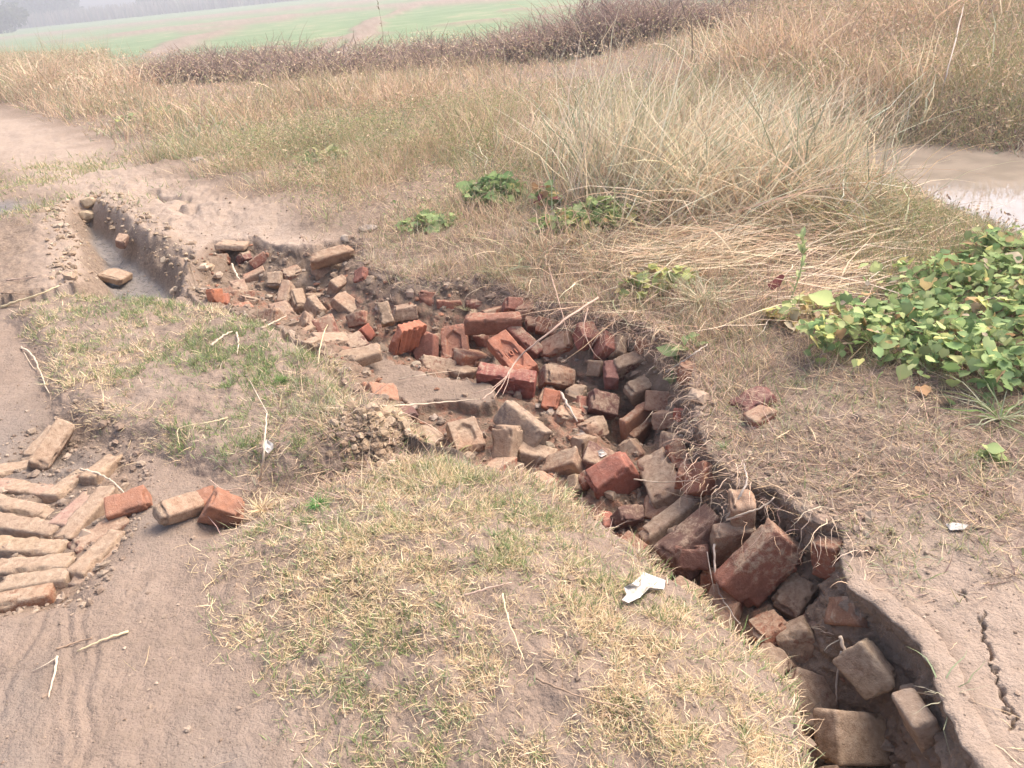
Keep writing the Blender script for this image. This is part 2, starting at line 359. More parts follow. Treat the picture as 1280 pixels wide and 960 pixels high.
# ------------------------------------------------------------ the cut earth face under the right rim, with its crust
def warped_s(x, y):
    wx = 0.022*fbm(x, y, 9, 4, 21)+0.04*fbm(x, y, 2.2, 2, 51); wy = 0.022*fbm(x, y, 9, 4, 37)+0.04*fbm(x, y, 2.2, 2, 57)
    return sdist(x+wx, y+wy, GULLY)
def earth_face():
    L = RIM_R[13:36]; seg = np.hypot(*np.diff(L, axis=0).T); cum = np.concatenate([[0], np.cumsum(seg)]); u = np.arange(0, cum[-1], .0045)
    x = np.interp(u, cum, L[:, 0]); y = np.interp(u, cum, L[:, 1]); ker = np.ones(13)/13
    xs = np.convolve(np.pad(x, 6, 'edge'), ker, 'valid'); ys = np.convolve(np.pad(y, 6, 'edge'), ker, 'valid')
    tx = np.gradient(xs); ty = np.gradient(ys); ln = np.hypot(tx, ty); wn = 41; k2 = np.ones(wn)/wn
    nx = ty/ln; ny = -tx/ln; nx = np.convolve(np.pad(nx, wn//2, 'edge'), k2, 'valid'); ny = np.convolve(np.pad(ny, wn//2, 'edge'), k2, 'valid'); ln = np.hypot(nx, ny); nx /= ln; ny /= ln
    if sdist(np.array([xs[200]+nx[200]*.1]), np.array([ys[200]+ny[200]*.1]), GULLY)[0] < 0: nx, ny = -nx, -ny
    T_ = np.linspace(-.12, .12, 61); X = xs[:, None]+nx[:, None]*T_; Y = ys[:, None]+ny[:, None]*T_; s = warped_s(X.ravel(), Y.ravel()).reshape(X.shape)
    t0 = T_[np.argmax(s > 0, axis=1)]; t0 = np.convolve(np.pad(t0, 2, 'edge'), np.ones(5)/5, 'valid')
    n = len(u); rows = []
    ztop = H(xs+nx*(t0-.045), ys+ny*(t0-.045), detail=False)
    M1 = []; 
    for off in (-.06, -.045, -.03, -.018, -.008, 0, .006, .010):
        o = t0+off+(.007*fbm(u, u*0, 40, 3, 3) if off > -.01 else 0)
        px = xs+nx*o; py = ys+ny*o; z = H(xs+nx*np.minimum(o, t0-.012), ys+ny*np.minimum(o, t0-.012), detail=False)+.003*(off > -.055)-.02*(off < -.05)-(.0 if off < 0 else .004*(off/.006))
        rows.append(np.stack([px, py, z], 1)); M1.append(0)
    zr = rows[-1][:, 2]; zb = np.minimum(H(xs+nx*(t0+.10), ys+ny*(t0+.10), detail=False), zr-.08)-.05
    m = 64
    for i in range(1, m+1):
        v = i/m; z = zr+(zb-zr)*v
        prof = -.022*math.sin(min(v*3.2, math.pi)) + .085*v**1.6
        d = .042*fbm(u, z*1.25, 9, 5, 11, .58)+.024*np.abs(fbm(u, z*1.7, 26, 3, 15))+.010*vnoise(u*3, z*42, 5)+.05*np.clip(fbm(u, u*0, 3, 2, 9), -.4, .5)*v
        crack = -.02*np.exp(-(np.abs(vnoise(u*13+.5*vnoise(z*30, u*3, 2), z*2.0, 21))/.035)**2)
        o = t0+.008+prof+(d+crack)*min(1, v*6); rows.append(np.stack([xs+nx*o, ys+ny*o, z], 1)); M1.append(1)
    V = np.stack(rows, 0); R = len(rows); i = np.arange(R-1)[:, None]*n+np.arange(n-1)[None]; Fq = np.stack([i, i+1, i+n+1, i+n], -1).reshape(-1, 4)
    V = V.reshape(-1, 3); M1 = np.repeat(np.array(M1, float), n); bx = np.clip(1-sst(1.5, 2.1, V[:, 1]+.25*V[:, 0]), 0, 1)
    m1 = np.stack([M1*.55, (1-M1)*.55*bx, (1-M1)*(1-bx)*.6], 1); m2 = np.stack([M1*0, M1*0, M1*.12], 1)
    o = mesh_obj('earth_bank', V, Fq, ground.data.materials[0], smooth=True, attrs=dict(m1=m1, m2=m2)); return tag(o, kind='structure')
earth_face()
# ------------------------------------------------------------ bricks
TONE = dict(bright=(.44, .135, .07), orange=(.37, .14, .075), red=(.31, .105, .065), dark=(.17, .065, .052), tan=(.36, .225, .14), grey=(.34, .25, .19), mud=(.34, .245, .175))
def brick_material():
    t = NT('fired_brick'); c = t.coord(); oi = t.n('ShaderNodeObjectInfo'); rnd = oi.outputs['Random']
    mp = t.n('ShaderNodeVectorMath', operation='ADD'); t.L(c, mp.inputs[0])
    cb = t.n('ShaderNodeCombineXYZ'); r7 = t.math('MULTIPLY', rnd, 37.0); t.L(r7, cb.inputs[0]); t.L(r7, cb.inputs[1]); t.L(cb.outputs[0], mp.inputs[1]); c = mp.outputs[0]
    base = oi.outputs['Color']; mud = t.math('ADD', oi.outputs['Alpha'], t.attr('mv', 'Fac'))
    n1 = t.noise(c, 14, 5, .6); n2 = t.noise(c, 60, 5, .65); n3 = t.noise(c, 240, 4, .6)
    dark = t.mix(1.0, base, (.55, .5, .5), 'MULTIPLY'); lite = t.mix(.3, base, (.62, .38, .27))
    b = t.mix(t.ramp(n1, [(.36, 0), (.6, 1)]), dark, base); b = t.mix(t.ramp(n2, [(.5, 0), (.72, .4)]), b, lite)
    b = t.mix(t.ramp(n3, [(.32, .55), (.45, 0)]), b, dark)
    g = t.n('ShaderNodeNewGeometry'); sx = t.n('ShaderNodeSeparateXYZ'); t.L(g.outputs['Normal'], sx.inputs[0])
    up = t.math('MULTIPLY', sx.outputs[2], .22)
    a = t.math('ADD', t.math('MULTIPLY', n1, 1.1), t.math('MULTIPLY', n2, .75))     # about .92 mean
    a = t.math('ADD', t.math('SUBTRACT', a, 1.42), t.math('ADD', t.math('MULTIPLY', mud, 1.05), up))
    mask = t.ramp(a, [(.0, 0), (.22, 1)])
    mc = t.ramp(n2, [(.3, (.23, .155, .105)), (.5, (.35, .25, .175)), (.7, (.44, .335, .245))])
    mc = t.mix(t.ramp(t.noise(c, 6, 2), [(.4, 0), (.65, .35)]), mc, base)
    dust = t.mix(t.math('MULTIPLY', t.ramp(n2, [(.3, .18), (.7, .34)]), t.math('ADD', up, .45)), b, (.46, .36, .30))
    col = t.mix(mask, dust, mc)
    lime = t.ramp(t.noise(c, 35, 3, .7), [(.72, 0), (.78, .35)]); col = t.mix(lime, col, (.55, .48, .42))
    nb = t.bump(n2, .45, .008); nb = t.bump(n3, .45, .003, nb); nb = t.bump(mask, .25, .003, nb)
    return t.fin(col, .93, nb)
BRICK = brick_material()
def box_grid(d, cell, rad):
    """surface lattice of a rounded box centred on the origin"""
    d = np.array(d, float); n = np.maximum(2, np.round(d/cell).astype(int)); V = []; Fc = []; idx = {}
    def vid(i, j, k):
        key = (i, j, k)
        if key not in idx: idx[key] = len(V); V.append(key)
        return idx[key]
    for ax in range(3):
        a, b = [q for q in range(3) if q != ax]
        for side in (0, n[ax]):
            for i in range(n[a]):
                for j in range(n[b]):
                    qd = []
                    for (p, q) in ((0, 0), (1, 0), (1, 1), (0, 1)):
                        k = [0, 0, 0]; k[ax] = side; k[a] = i+p; k[b] = j+q; qd.append(vid(*k))
                    flip = (side == 0) ^ (ax == 1)
                    Fc.append(qd[::-1] if flip else qd)
    V = np.array(V, float)/n-.5; V = V*d
    inner = np.clip(V, -(d/2-rad), d/2-rad); dv = V-inner; ln = np.linalg.norm(dv, axis=1, keepdims=True)
    V = inner+dv/np.maximum(ln, 1e-9)*np.minimum(ln, rad)
    return V, np.array(Fc)
def n3(V, fr, octv, s):
    return (fbm(V[:, 0]+3.1*s, V[:, 1], fr, octv, s)+fbm(V[:, 1], V[:, 2]+1.7*s, fr, octv, s+50)+fbm(V[:, 2], V[:, 0], fr, octv, s+90))/1.7
FROG = {'g5': 0, 'g10': '101', 'g13': '1011', 'm3': 1}
RIB = ('g3',)
def brick_mesh(bid, d, seed, face, tone, mud):
    cell = .0035 if bid in FROG or bid in RIB else max(.0055, min(.009, d[0]/22))
    V, Fc = box_grid(d, cell, .0042+.007*mud*(tone in ('mud', 'tan'))*(bid[0] not in 'er')); N = V/(np.abs(V).max(axis=1, keepdims=True)+1e-9)
    half = np.array(d)/2; e = V/half                                     # -1..1 on each axis
    # skewed, slightly out-of-true body
    sk = np.random.default_rng(seed)
    V = V*(1+.04*sk.normal(size=3)*np.roll(e, 1, 1))
    # broken end with facets when shorter than a whole brick
    if d[0] < .19 and bid[0] not in 'er':
        s1 = sk.choice([-1, 1]); m = np.clip((e[:, 0]*s1-.25)/.75, 0, 1)
        q = sk.normal(size=(3, 2)); fac = np.max([V[:, 1]*a/.05+V[:, 2]*b/.05 for a, b in q], axis=0)
        V[:, 0] -= s1*m*np.clip(.010*fac+.010*n3(V, 28, 3, seed % 89)+.004, -.004, .032)
    # chipped arrises
    sec = np.sort(np.abs(e), axis=1)[:, 1]
    ch = sst(.75, 1, sec)*sst(.02, .42, n3(V, 24, 4, (seed*7) % 97)); V -= V/np.linalg.norm(V, axis=1, keepdims=True)*(ch*(.019+.006*mud))[:, None]
    er = bid[0] in 'er'; amp = .0018+(.0012 if er else .0035)*mud
    nn = V/np.linalg.norm(V, axis=1, keepdims=True)
    V = V+nn*(amp*n3(V, 35, 4, seed % 83))[:, None]+nn*(.0035*n3(V, 9, 2, seed % 71))[:, None]
    if bid in FROG:
        c3, sg = face; a, b = [q for q in range(3) if q != c3]
        u = V[:, a]/half[a]; v = V[:, b]/half[b]; m = (e[:, c3]*sg > .9)
        if bid == 'g13': v = v+.12
        val = np.maximum(np.abs(v)/.56, np.abs(u)/.70+.45*np.abs(v)/.56)
        V[:, c3] -= sg*m*.013*(1-sst(.90, 1.0, val))
    if bid in RIB:
        c3, sg = face; m = sst(.5, 1, np.abs(e[:, 2])); V[:, 2] += -np.sign(e[:, 2])*m*.009*(np.sin(V[:, 0]*190)*.5+.5)
    return V, Fc
LABELFIX = {}
def grp(bid):
    return {'e': 'bricks of the herringbone paving', 'r': 'bricks of the herringbone paving'}.get(bid[0], 'bricks tumbled in the gully')
def build_bricks():
    for k, (bid, c, q, d, face, tone, mud, lab) in enumerate(BRICKS):
        if bid in SKIP: continue
        V, Fc = brick_mesh(bid, d, 11+k*7, face, tone, mud)
        whole = d[0] > .15
        nm = 'brick' if whole else 'brick_fragment'
        e0 = V[:, 0]/d[0]; mv = np.zeros(len(V))
        if bid == 'r8': mv = .6*sst(.22, .16, e0)-.45*sst(.18, .24, e0)
        if bid == 'b5': mv = -.5*sst(.15, .4, -e0)
        o = mesh_obj(nm, V, Fc, BRICK, smooth=True, attrs=dict(mv=mv))
        o.rotation_mode = 'QUATERNION'; o.rotation_quaternion = q; o.location = c
        tn = np.array(TONE[tone])*(1+.10*np.random.default_rng(k).normal(size=3)*np.array([1, .6, .6]))
        o.color = (*np.clip(tn, .02, .8), mud)
        tag(o, lab, 'brick', 'bricks tumbled in the gully' if bid[0] not in 'erx' or bid == 'r9' else
            ('bricks of the herringbone paving' if bid[0] in 'er' else 'brick pieces on the right bank'))
        if isinstance(FROG.get(bid), str):
            cu = bpy.data.curves.new('t', 'FONT'); cu.body = FROG[bid]; cu.size = .040 if bid == 'g10' else .045; cu.extrude = .0045; cu.bevel_depth = .0006
            cu.align_x = 'CENTER'; cu.align_y = 'CENTER'; cu.space_character = 1.15
            to = bpy.data.objects.new('t', cu); COL.objects.link(to); dg = bpy.context.evaluated_depsgraph_get()
            me = bpy.data.meshes.new_from_object(to.evaluated_get(dg)); bpy.data.objects.remove(to)
            s = bpy.data.objects.new('raised_lettering', me); COL.objects.link(s); me.materials.clear(); me.materials.append(BRICK); s.color = (*np.clip(tn*1.15, 0, 1), mud*.5)
            s.parent = o; c3, sg = face; ax = [Vector((1, 0, 0)), Vector((0, 1, 0)), Vector((0, 0, 1))]
            zz = ax[c3]*sg
            R = o.rotation_quaternion.to_matrix(); cr = Vector(_r); best = None
            for xx in (ax[0], -ax[0]) if bid == 'g13' else (ax[1], -ax[1]):          # reads left to right for the viewer
                sc = (R @ xx).dot(cr)
                if best is None or sc > best[0]: best = (sc, xx)
            xx = best[1]; yy = zz.cross(xx)
            M = Matrix((xx, yy, zz)).transposed().to_4x4(); M.translation = zz*(d[c3]/2-.0095)+(yy*-.004 if bid == 'g13' else Vector((0, 0, 0)))
            s.matrix_local = M
SKIP = set()
# kind id, centre, turn (quaternion), size, face seen, tone, mud, label
BRICKS = [
('e1', (-1.7109, 2.4756, 0.0016), (0.218, 0.7523, 0.4963, 0.3745), (0.1963, 0.1106, 0.068), (1, 1), 'tan', 0.75, 'loose mud-coloured brick propped highest, tilted up at the top of the herringbone paving'),
('e2', (-1.7798, 2.5479, -0.0522), (-0.5026, -0.5235, -0.4727, -0.4999), (0.224, 0.1141, 0.0643), (1, 1), 'mud', 0.95, 'half-buried brick in mud just left of the propped-up brick above the paving'),
('e3', (-1.8304, 2.3769, -0.0534), (0.6855, 0.6739, 0.2507, 0.1144), (0.1767, 0.114, 0.0775), (1, 1), 'mud', 0.85, 'topmost of the level paving bricks at the left picture edge, below the propped-up brick'),
('e4', (-1.7258, 2.2526, -0.0509), (0.6811, 0.7211, -0.0152, -0.1264), (0.2469, 0.1144, 0.061), (1, 1), 'mud', 0.85, 'second level paving brick from the top at the left picture edge'),
('e5', (-1.6663, 2.1315, -0.0477), (0.6859, 0.711, -0.0543, -0.145), (0.2623, 0.1149, 0.0642), (1, 1), 'mud', 0.85, 'third level paving brick from the top at the left picture edge'),
('e6', (-1.5904, 2.0182, -0.0459), (-0.6912, -0.7098, 0.0463, 0.1279), (0.2653, 0.1152, 0.0676), (1, 1), 'mud', 0.8, 'fourth paving brick from the top at the left edge, reaching further right'),
('e7', (-1.5142, 1.9073, -0.05), (0.6984, 0.7113, -0.0192, -0.0763), (0.2356, 0.1145, 0.0666), (1, 1), 'mud', 0.8, 'fifth paving brick at the left edge, dark hole at its right end'),
('e8', (-1.4475, 1.8154, -0.0524), (0.7081, 0.7051, 0.039, -0.003), (0.2141, 0.1141, 0.0672), (1, 1), 'mud', 0.85, 'sixth paving brick from the top at the left edge, lying nearly level'),
('e9', (-1.4183, 1.7498, -0.056), (-0.7104, -0.6945, -0.1021, -0.0507), (0.1878, 0.1135, 0.0668), (1, 1), 'mud', 0.9, 'lowest whole paving brick at the left edge, almost flush with the mud'),
('e10', (-1.431, 1.691, -0.0596), (0.7075, 0.6966, 0.1038, 0.0584), (0.1685, 0.113, 0.0658), (1, 1), 'orange', 0.55, 'red brick showing in the mud below the lowest paving brick at left'),
('r1', (-1.4663, 2.3246, -0.0558), (0.5564, 0.4908, 0.5228, 0.4197), (0.1832, 0.1136, 0.0691), (1, 1), 'tan', 0.5, 'uppermost brick of the right-hand herringbone row, its tip against the turf'),
('r0', (-1.5529, 2.2478, -0.0605), (0.5806, 0.55, 0.4477, 0.4), (0.1658, 0.1128, 0.0647), (1, 1), 'mud', 0.85, 'narrow sunken paving brick just below the propped-up brick'),
('r2', (-1.5483, 2.2999, -0.0609), (0.1666, 0.9214, 0.2841, 0.2064), (0.1606, 0.1136, 0.0654), (1, 1), 'orange', 0.6, 'raised paving brick with a bright orange strip along its lower side'),
('r3', (-1.4468, 2.0819, -0.0554), (-0.5598, -0.5276, -0.4775, -0.4246), (0.1855, 0.1136, 0.0692), (1, 1), 'mud', 0.8, 'muddy paving brick just below the one with the orange strip'),
('r4', (-1.3922, 2.0504, -0.0476), (-0.5423, -0.5684, -0.4168, -0.4572), (0.2429, 0.1149, 0.0697), (1, 1), 'mud', 0.85, 'long muddy paving brick, third down in the right-hand herringbone row'),
('r5', (-1.3071, 1.9437, -0.0547), (-0.6431, -0.6623, -0.2648, -0.2787), (0.1735, 0.1137, 0.0759), (1, 1), 'red', 0.55, 'paving brick with mottled red top at the elbow of the herringbone'),
('r5b', (-1.2496, 2.0522, -0.0025), (-0.8485, 0.4966, 0.1194, -0.1386), (0.1242, 0.1074, 0.0765), (2, -1), 'orange', 0.12, 'bright orange clean-faced brick between paving and loose grey-and-orange brick'),
('r6', (-1.2752, 1.8496, -0.0562), (0.5721, 0.5843, 0.402, 0.4119), (0.1871, 0.1135, 0.0668), (1, 1), 'mud', 0.85, 'muddy paving brick sloping below the orange-faced one'),
('r7', (-1.2601, 1.8272, -0.0601), (0.5162, 0.6069, 0.4222, 0.4325), (0.1952, 0.0866, 0.0727), (1, 1), 'mud', 0.92, 'lowest sloping paving brick, its rounded end sticking out over the bare mud'),
('r8', (-1.0367, 1.9815, 0.032), (0.5285, 0.7607, 0.3578, 0.118), (0.1872, 0.0487, 0.0662), (1, 1), 'orange', 0.5, 'loose long grey-and-orange brick lying over a dark gap right of the paving'),
('r9', (-0.9289, 1.9719, 0.0094), (-0.7595, 0.5525, -0.2067, -0.2742), (0.1064, 0.1031, 0.0752), (2, -1), 'orange', 0.2, 'orange half brick lying apart, furthest right of the bricks by the paving'),
('f1', (-1.5429, 3.9413, 0.005), (-0.5495, 0.8197, -0.0883, 0.1354), (0.0745, 0.0782, 0.0698), (2, -1), 'bright', 0.05, 'left one of two bright orange lumps beside the puddle end of the gully'),
('f2', (-1.5109, 3.9808, -0.0359), (-0.2891, 0.9433, 0.0751, -0.1447), (0.0689, 0.0702, 0.0598), (2, -1), 'bright', 0.1, 'right one of two bright orange lumps beside the puddle end of the gully'),
('f3', (-1.5203, 4.266, -0.1156), (0.1698, 0.8967, 0.3945, -0.107), (0.1496, 0.0999, 0.0479), (1, 1), 'red', 0.55, 'flat grey-topped brick piece just right of the two orange lumps'),
('f4', (-1.3916, 3.8486, -0.0598), (0.4121, 0.7472, 0.4988, 0.1521), (0.1492, 0.0738, 0.0606), (1, 1), 'orange', 0.5, 'chipped brick with an orange broken underside on the turf edge below the orange lumps'),
('f5', (-1.7707, 4.8624, -0.0863), (0.327, 0.9385, 0.1034, -0.039), (0.1003, 0.1001, 0.0607), (1, 1), 'orange', 0.5, 'brick end set in the gully head wall under the flat slab, left one'),
('f5b', (-1.6462, 4.8771, -0.0941), (0.3596, 0.8665, 0.3385, 0.072), (0.0889, 0.0999, 0.0602), (1, 1), 'red', 0.4, 'red broken brick end in the gully head wall, right of its muddy neighbour'),
('f6', (-1.7208, 4.9764, -0.0229), (0.0056, -0.696, -0.7118, 0.0946), (0.2031, 0.1872, 0.0413), (2, -1), 'mud', 0.95, 'flat mud-caked slab forming a step at the top of the gully head wall'),
('f7', (-1.2403, 4.2629, -0.1409), (0.3745, 0.624, 0.2827, 0.6248), (0.1535, 0.1005, 0.0786), (1, 1), 'red', 0.7, 'left one of three muddy bricks leaning in a row, pinkish and tallest'),
('f8', (-1.1794, 4.2087, -0.1793), (-0.1508, -0.5731, -0.5547, -0.5841), (0.1449, 0.1007, 0.074), (1, 1), 'tan', 0.85, 'middle one of three muddy bricks leaning in a row in the upper gully'),
('f9', (-1.0475, 4.0461, -0.1714), (-0.0743, -0.4704, -0.6289, -0.6146), (0.1453, 0.1003, 0.0603), (1, 1), 'mud', 0.95, 'right one of three muddy bricks leaning in a row in the upper gully'),
('f10', (-1.3552, 4.4582, -0.1219), (-0.2493, 0.6743, 0.6515, 0.2421), (0.103, 0.095, 0.0703), (2, -1), 'mud', 0.95, 'mud-caked block in the bank behind the row of three leaning bricks'),
('f11', (-0.9975, 4.4953, -0.0183), (0.4981, 0.8439, 0.1588, 0.1203), (0.2512, 0.0876, 0.0668), (1, 1), 'tan', 0.45, 'pale tan brick sticking out highest from the upper gully bank'),
('f12', (-1.06, 4.5326, -0.109), (-0.5846, 0.7179, 0.2556, -0.2785), (0.1737, 0.1045, 0.07), (2, -1), 'tan', 0.55, 'tan brick wedged below the highest pale brick of the upper bank'),
('f13', (-0.7736, 4.1582, -0.0438), (-0.343, 0.9088, -0.1016, 0.2145), (0.0813, 0.0819, 0.0701), (2, -1), 'orange', 0.15, 'small bright red brick piece in the bank right of the pale tan bricks'),
('f14', (-0.7181, 4.085, -0.0494), (-0.455, 0.8774, -0.1173, 0.0967), (0.0591, 0.0581, 0.0599), (2, -1), 'mud', 0.9, 'small muddy lump touching the bright red piece in the upper bank'),
('f15', (-1.1672, 3.6359, -0.0272), (-0.4332, 0.8747, -0.1487, 0.1585), (0.1146, 0.082, 0.0694), (2, -1), 'orange', 0.6, 'rounded muddy orange brick piece on the gully side left of the leaning row'),
('f16', (-0.9751, 3.5078, -0.0775), (0.4325, 0.7696, 0.4285, 0.1925), (0.1103, 0.08, 0.03), (1, 1), 'tan', 0.7, 'small tan brick flake on the mud above the grey flat brick'),
('f17', (-0.8401, 3.4265, -0.0951), (-0.0278, 0.907, 0.3647, -0.2088), (0.1901, 0.0988, 0.0499), (2, -1), 'grey', 0.9, 'flat grey mud-topped brick at the upper end of the dried mud slab'),
('f18', (-0.8692, 3.1877, -0.0221), (0.5768, -0.629, -0.3376, 0.397), (0.1016, 0.0882, 0.07), (2, -1), 'tan', 0.7, 'brownish block under the curved straw at the turf edge'),
('f19', (-0.6813, 3.1934, -0.0856), (-0.0985, 0.99, 0.0959, 0.0329), (0.2099, 0.1011, 0.0497), (2, -1), 'tan', 0.8, 'long muddy slab brick with a thin orange edge beside the dried mud slab'),
('g1', (-0.5966, 3.6202, -0.0715), (-0.3479, 0.6674, -0.1854, 0.6318), (0.0868, 0.1125, 0.0641), (0, 1), 'tan', 0.45, 'small pale pinkish brick standing on end in the bank'),
('g2', (-0.7137, 3.6636, -0.1745), (-0.459, 0.7578, 0.4419, -0.1408), (0.07, 0.0722, 0.0601), (2, -1), 'bright', 0.15, 'rounded bright red fragment at the foot of the pale standing brick'),
('g3', (-0.4785, 3.3971, -0.1055), (0.5584, 0.7226, 0.3653, 0.1808), (0.1792, 0.1367, 0.0634), (1, 1), 'bright', 0.15, 'orange brick with a jagged ribbed broken top, leaning left'),
('g3b', (-0.4532, 3.4988, -0.1742), (0.6951, 0.122, 0.5996, -0.3774), (0.1073, 0.09, 0.0705), (1, -1), 'bright', 0.2, 'narrow orange piece wedged under the jagged ribbed brick'),
('g4', (-0.3978, 3.4291, -0.1842), (0.4865, 0.4546, 0.1771, -0.7248), (0.1633, 0.1152, 0.052), (2, 1), 'red', 0.12, 'red brick standing upright with a plain flat face, right of the jagged one'),
('g5', (-0.2596, 3.4405, -0.2022), (0.6593, 0.2519, 0.1828, -0.6844), (0.2396, 0.1355, 0.0617), (2, 1), 'red', 0.25, 'upright red brick with a hollow frog in its face, no letters'),
('g6', (-0.0619, 3.3685, -0.0641), (-0.6137, -0.7883, -0.0282, 0.0338), (0.2627, 0.0907, 0.0705), (1, 1), 'red', 0.25, 'widest red brick of the pile, dusty curved top, lying across'),
('g7', (-0.4011, 3.8288, -0.0868), (0.4341, -0.5721, 0.501, -0.483), (0.1284, 0.0942, 0.0835), (0, 1), 'red', 0.3, 'squarish red brick at the left end of the brick course in the bank'),
('g8', (-0.2798, 3.794, -0.1323), (0.0393, 0.9958, 0.0444, -0.0691), (0.1402, 0.1103, 0.0933), (1, 1), 'red', 0.35, 'red brick in the bank course with a dry grass tuft hanging over it'),
('g8b', (-0.0959, 3.7576, -0.115), (-0.0004, 0.9984, 0.0201, -0.052), (0.203, 0.0929, 0.0439), (1, 1), 'red', 0.45, 'long thin brick in the bank course above the widest red brick'),
('g9', (0.036, 3.5327, -0.063), (0.1956, 0.5655, 0.7257, -0.3397), (0.1201, 0.083, 0.0667), (0, -1), 'red', 0.3, 'brick end at the right finish of the bank course'),
('g10', (0.0127, 3.1245, -0.1319), (0.8371, 0.214, 0.117, -0.4897), (0.2577, 0.1061, 0.0736), (2, 1), 'bright', 0.12, 'tilted orange brick with raised letters in a sunken panel, twig crossing it'),
('g11', (0.0831, 3.295, -0.1394), (-0.7821, 0.4489, -0.3972, 0.1704), (0.2027, 0.06, 0.061), (1, -1), 'red', 0.4, 'dusty red brick lying along the upper side of the tilted lettered brick'),
('g12', (0.1157, 3.3946, -0.101), (-0.222, 0.9659, 0.0037, -0.133), (0.0599, 0.0591, 0.0595), (2, -1), 'red', 0.5, 'small square brick piece in the bank right of the widest brick'),
('g13', (-0.0222, 2.9643, -0.17), (0.7831, -0.6038, 0.1421, -0.0443), (0.2534, 0.1207, 0.0749), (2, -1), 'red', 0.35, 'red brick with raised letters under a muddy upper edge, below the tilted lettered one'),
('g14', (0.0186, 2.6034, -0.1802), (-0.5291, 0.7414, -0.4124, 0.0165), (0.217, 0.1064, 0.0729), (1, -1), 'grey', 0.6, 'pale grey-topped brick sloping down to the right under the twig ends'),
('m1', (-0.0406, 2.5204, -0.2019), (0.6534, -0.0044, 0.6793, -0.334), (0.1375, 0.1151, 0.0887), (1, -1), 'tan', 0.75, 'olive-grey brick standing on end with a rounded top at the mound edge'),
('m2', (0.0723, 2.6779, -0.259), (-0.0681, 0.9887, 0.0078, -0.1336), (0.1833, 0.1149, 0.0812), (1, 1), 'tan', 0.8, 'olive-brown brick lying level just right of the standing olive-grey one'),
('m3', (-0.1995, 2.5627, -0.1849), (0.7858, 0.1032, 0.167, -0.5866), (0.1631, 0.1158, 0.0594), (2, 1), 'orange', 0.75, 'mud-smeared brick with red scratches in its hollow and a rusty lower end'),
('m4', (-0.359, 2.6077, -0.1885), (-0.0606, 0.9275, 0.2845, -0.2347), (0.146, 0.1189, 0.041), (2, -1), 'grey', 0.8, 'muddy slab-like brick tucked behind the mound crest, leftmost there'),
('m5', (0.0581, 2.5109, -0.2762), (0.7583, -0.6332, 0.1546, -0.0093), (0.1599, 0.0993, 0.08), (2, -1), 'mud', 0.85, 'crumbling brown block on the mound edge below the olive-brown brick'),
('m6', (-0.4319, 2.7226, -0.1448), (-0.6179, -0.7485, -0.239, 0.028), (0.0806, 0.05, 0.0506), (1, 1), 'dark', 0.2, 'dark maroon brick piece in the hollow under the dried mud slab'),
('m7', (0.1934, 2.304, -0.2699), (-0.3004, 0.8739, -0.1742, 0.3401), (0.05, 0.0661, 0.05), (2, -1), 'grey', 0.7, 'small pale grey block on the gully floor against the mound'),
('k1', (0.152, 2.8107, -0.2108), (0.5374, -0.2582, 0.7176, -0.36), (0.099, 0.0772, 0.0715), (1, -1), 'bright', 0.12, 'short bright red brick with a dusty pink top, right of the lower lettered brick'),
('k2', (0.2004, 3.0166, -0.2035), (-0.2052, -0.4835, -0.7606, 0.3816), (0.1004, 0.1452, 0.0885), (0, -1), 'orange', 0.55, 'muddy orange block with a small grass tuft, right of the tilted lettered brick'),
('k3', (0.3734, 2.8388, -0.2584), (-0.3385, 0.9226, -0.0827, -0.1654), (0.1223, 0.0967, 0.0805), (2, -1), 'dark', 0.45, 'dark purplish brown block with a creased muddy top in the pile centre'),
('k4', (0.3841, 3.0277, -0.1814), (-0.4884, 0.792, -0.2505, 0.2675), (0.0845, 0.071, 0.07), (2, -1), 'tan', 0.4, 'round-cornered tan brick piece behind the dark purplish block'),
('k5', (0.4261, 2.9415, -0.1769), (-0.6781, -0.1441, -0.1658, 0.7014), (0.1171, 0.0587, 0.0702), (2, 1), 'dark', 0.15, 'dark red wedge-shaped piece beside the black hollow'),
('k6', (0.3529, 3.1456, -0.0796), (-0.6066, 0.5077, -0.5722, 0.2166), (0.1068, 0.0903, 0.0856), (1, -1), 'red', 0.35, 'first upright brick of the wall row above the black hollow, half hidden by roots'),
('k7', (0.4242, 3.0818, -0.102), (-0.4345, 0.4971, -0.7148, 0.2307), (0.1057, 0.1001, 0.0561), (1, -1), 'red', 0.25, 'second upright red brick of the wall row above the black hollow'),
('k8', (0.4747, 3.0601, -0.1124), (-0.4666, 0.4329, -0.7522, 0.1706), (0.105, 0.1, 0.0498), (1, -1), 'tan', 0.6, 'third upright brick of the wall row, rounded and mud-brown'),
('k9', (0.6289, 3.0317, -0.0958), (-0.0622, 0.8795, 0.4656, -0.0762), (0.1638, 0.1084, 0.0928), (0, -1), 'orange', 0.4, 'big corner brick with grey muddy top ending the wall row at right'),
('k10', (0.2684, 2.9291, -0.2614), (0.6073, 0.2343, 0.7016, -0.2899), (0.1109, 0.08, 0.0745), (1, -1), 'grey', 0.75, 'grey-green muddy piece between the short bright red brick and the dark block'),
('k11', (0.2766, 2.8544, -0.266), (-0.3913, 0.5106, -0.744, 0.1804), (0.1181, 0.0601, 0.0446), (1, -1), 'red', 0.35, 'red sliver along the left side of the dark purplish block'),
('k12', (0.4895, 2.7045, -0.277), (-0.6537, -0.6814, -0.1483, -0.294), (0.1779, 0.104, 0.0426), (1, 1), 'orange', 0.3, 'upper one of two parallel leaning bricks with tan top edges'),
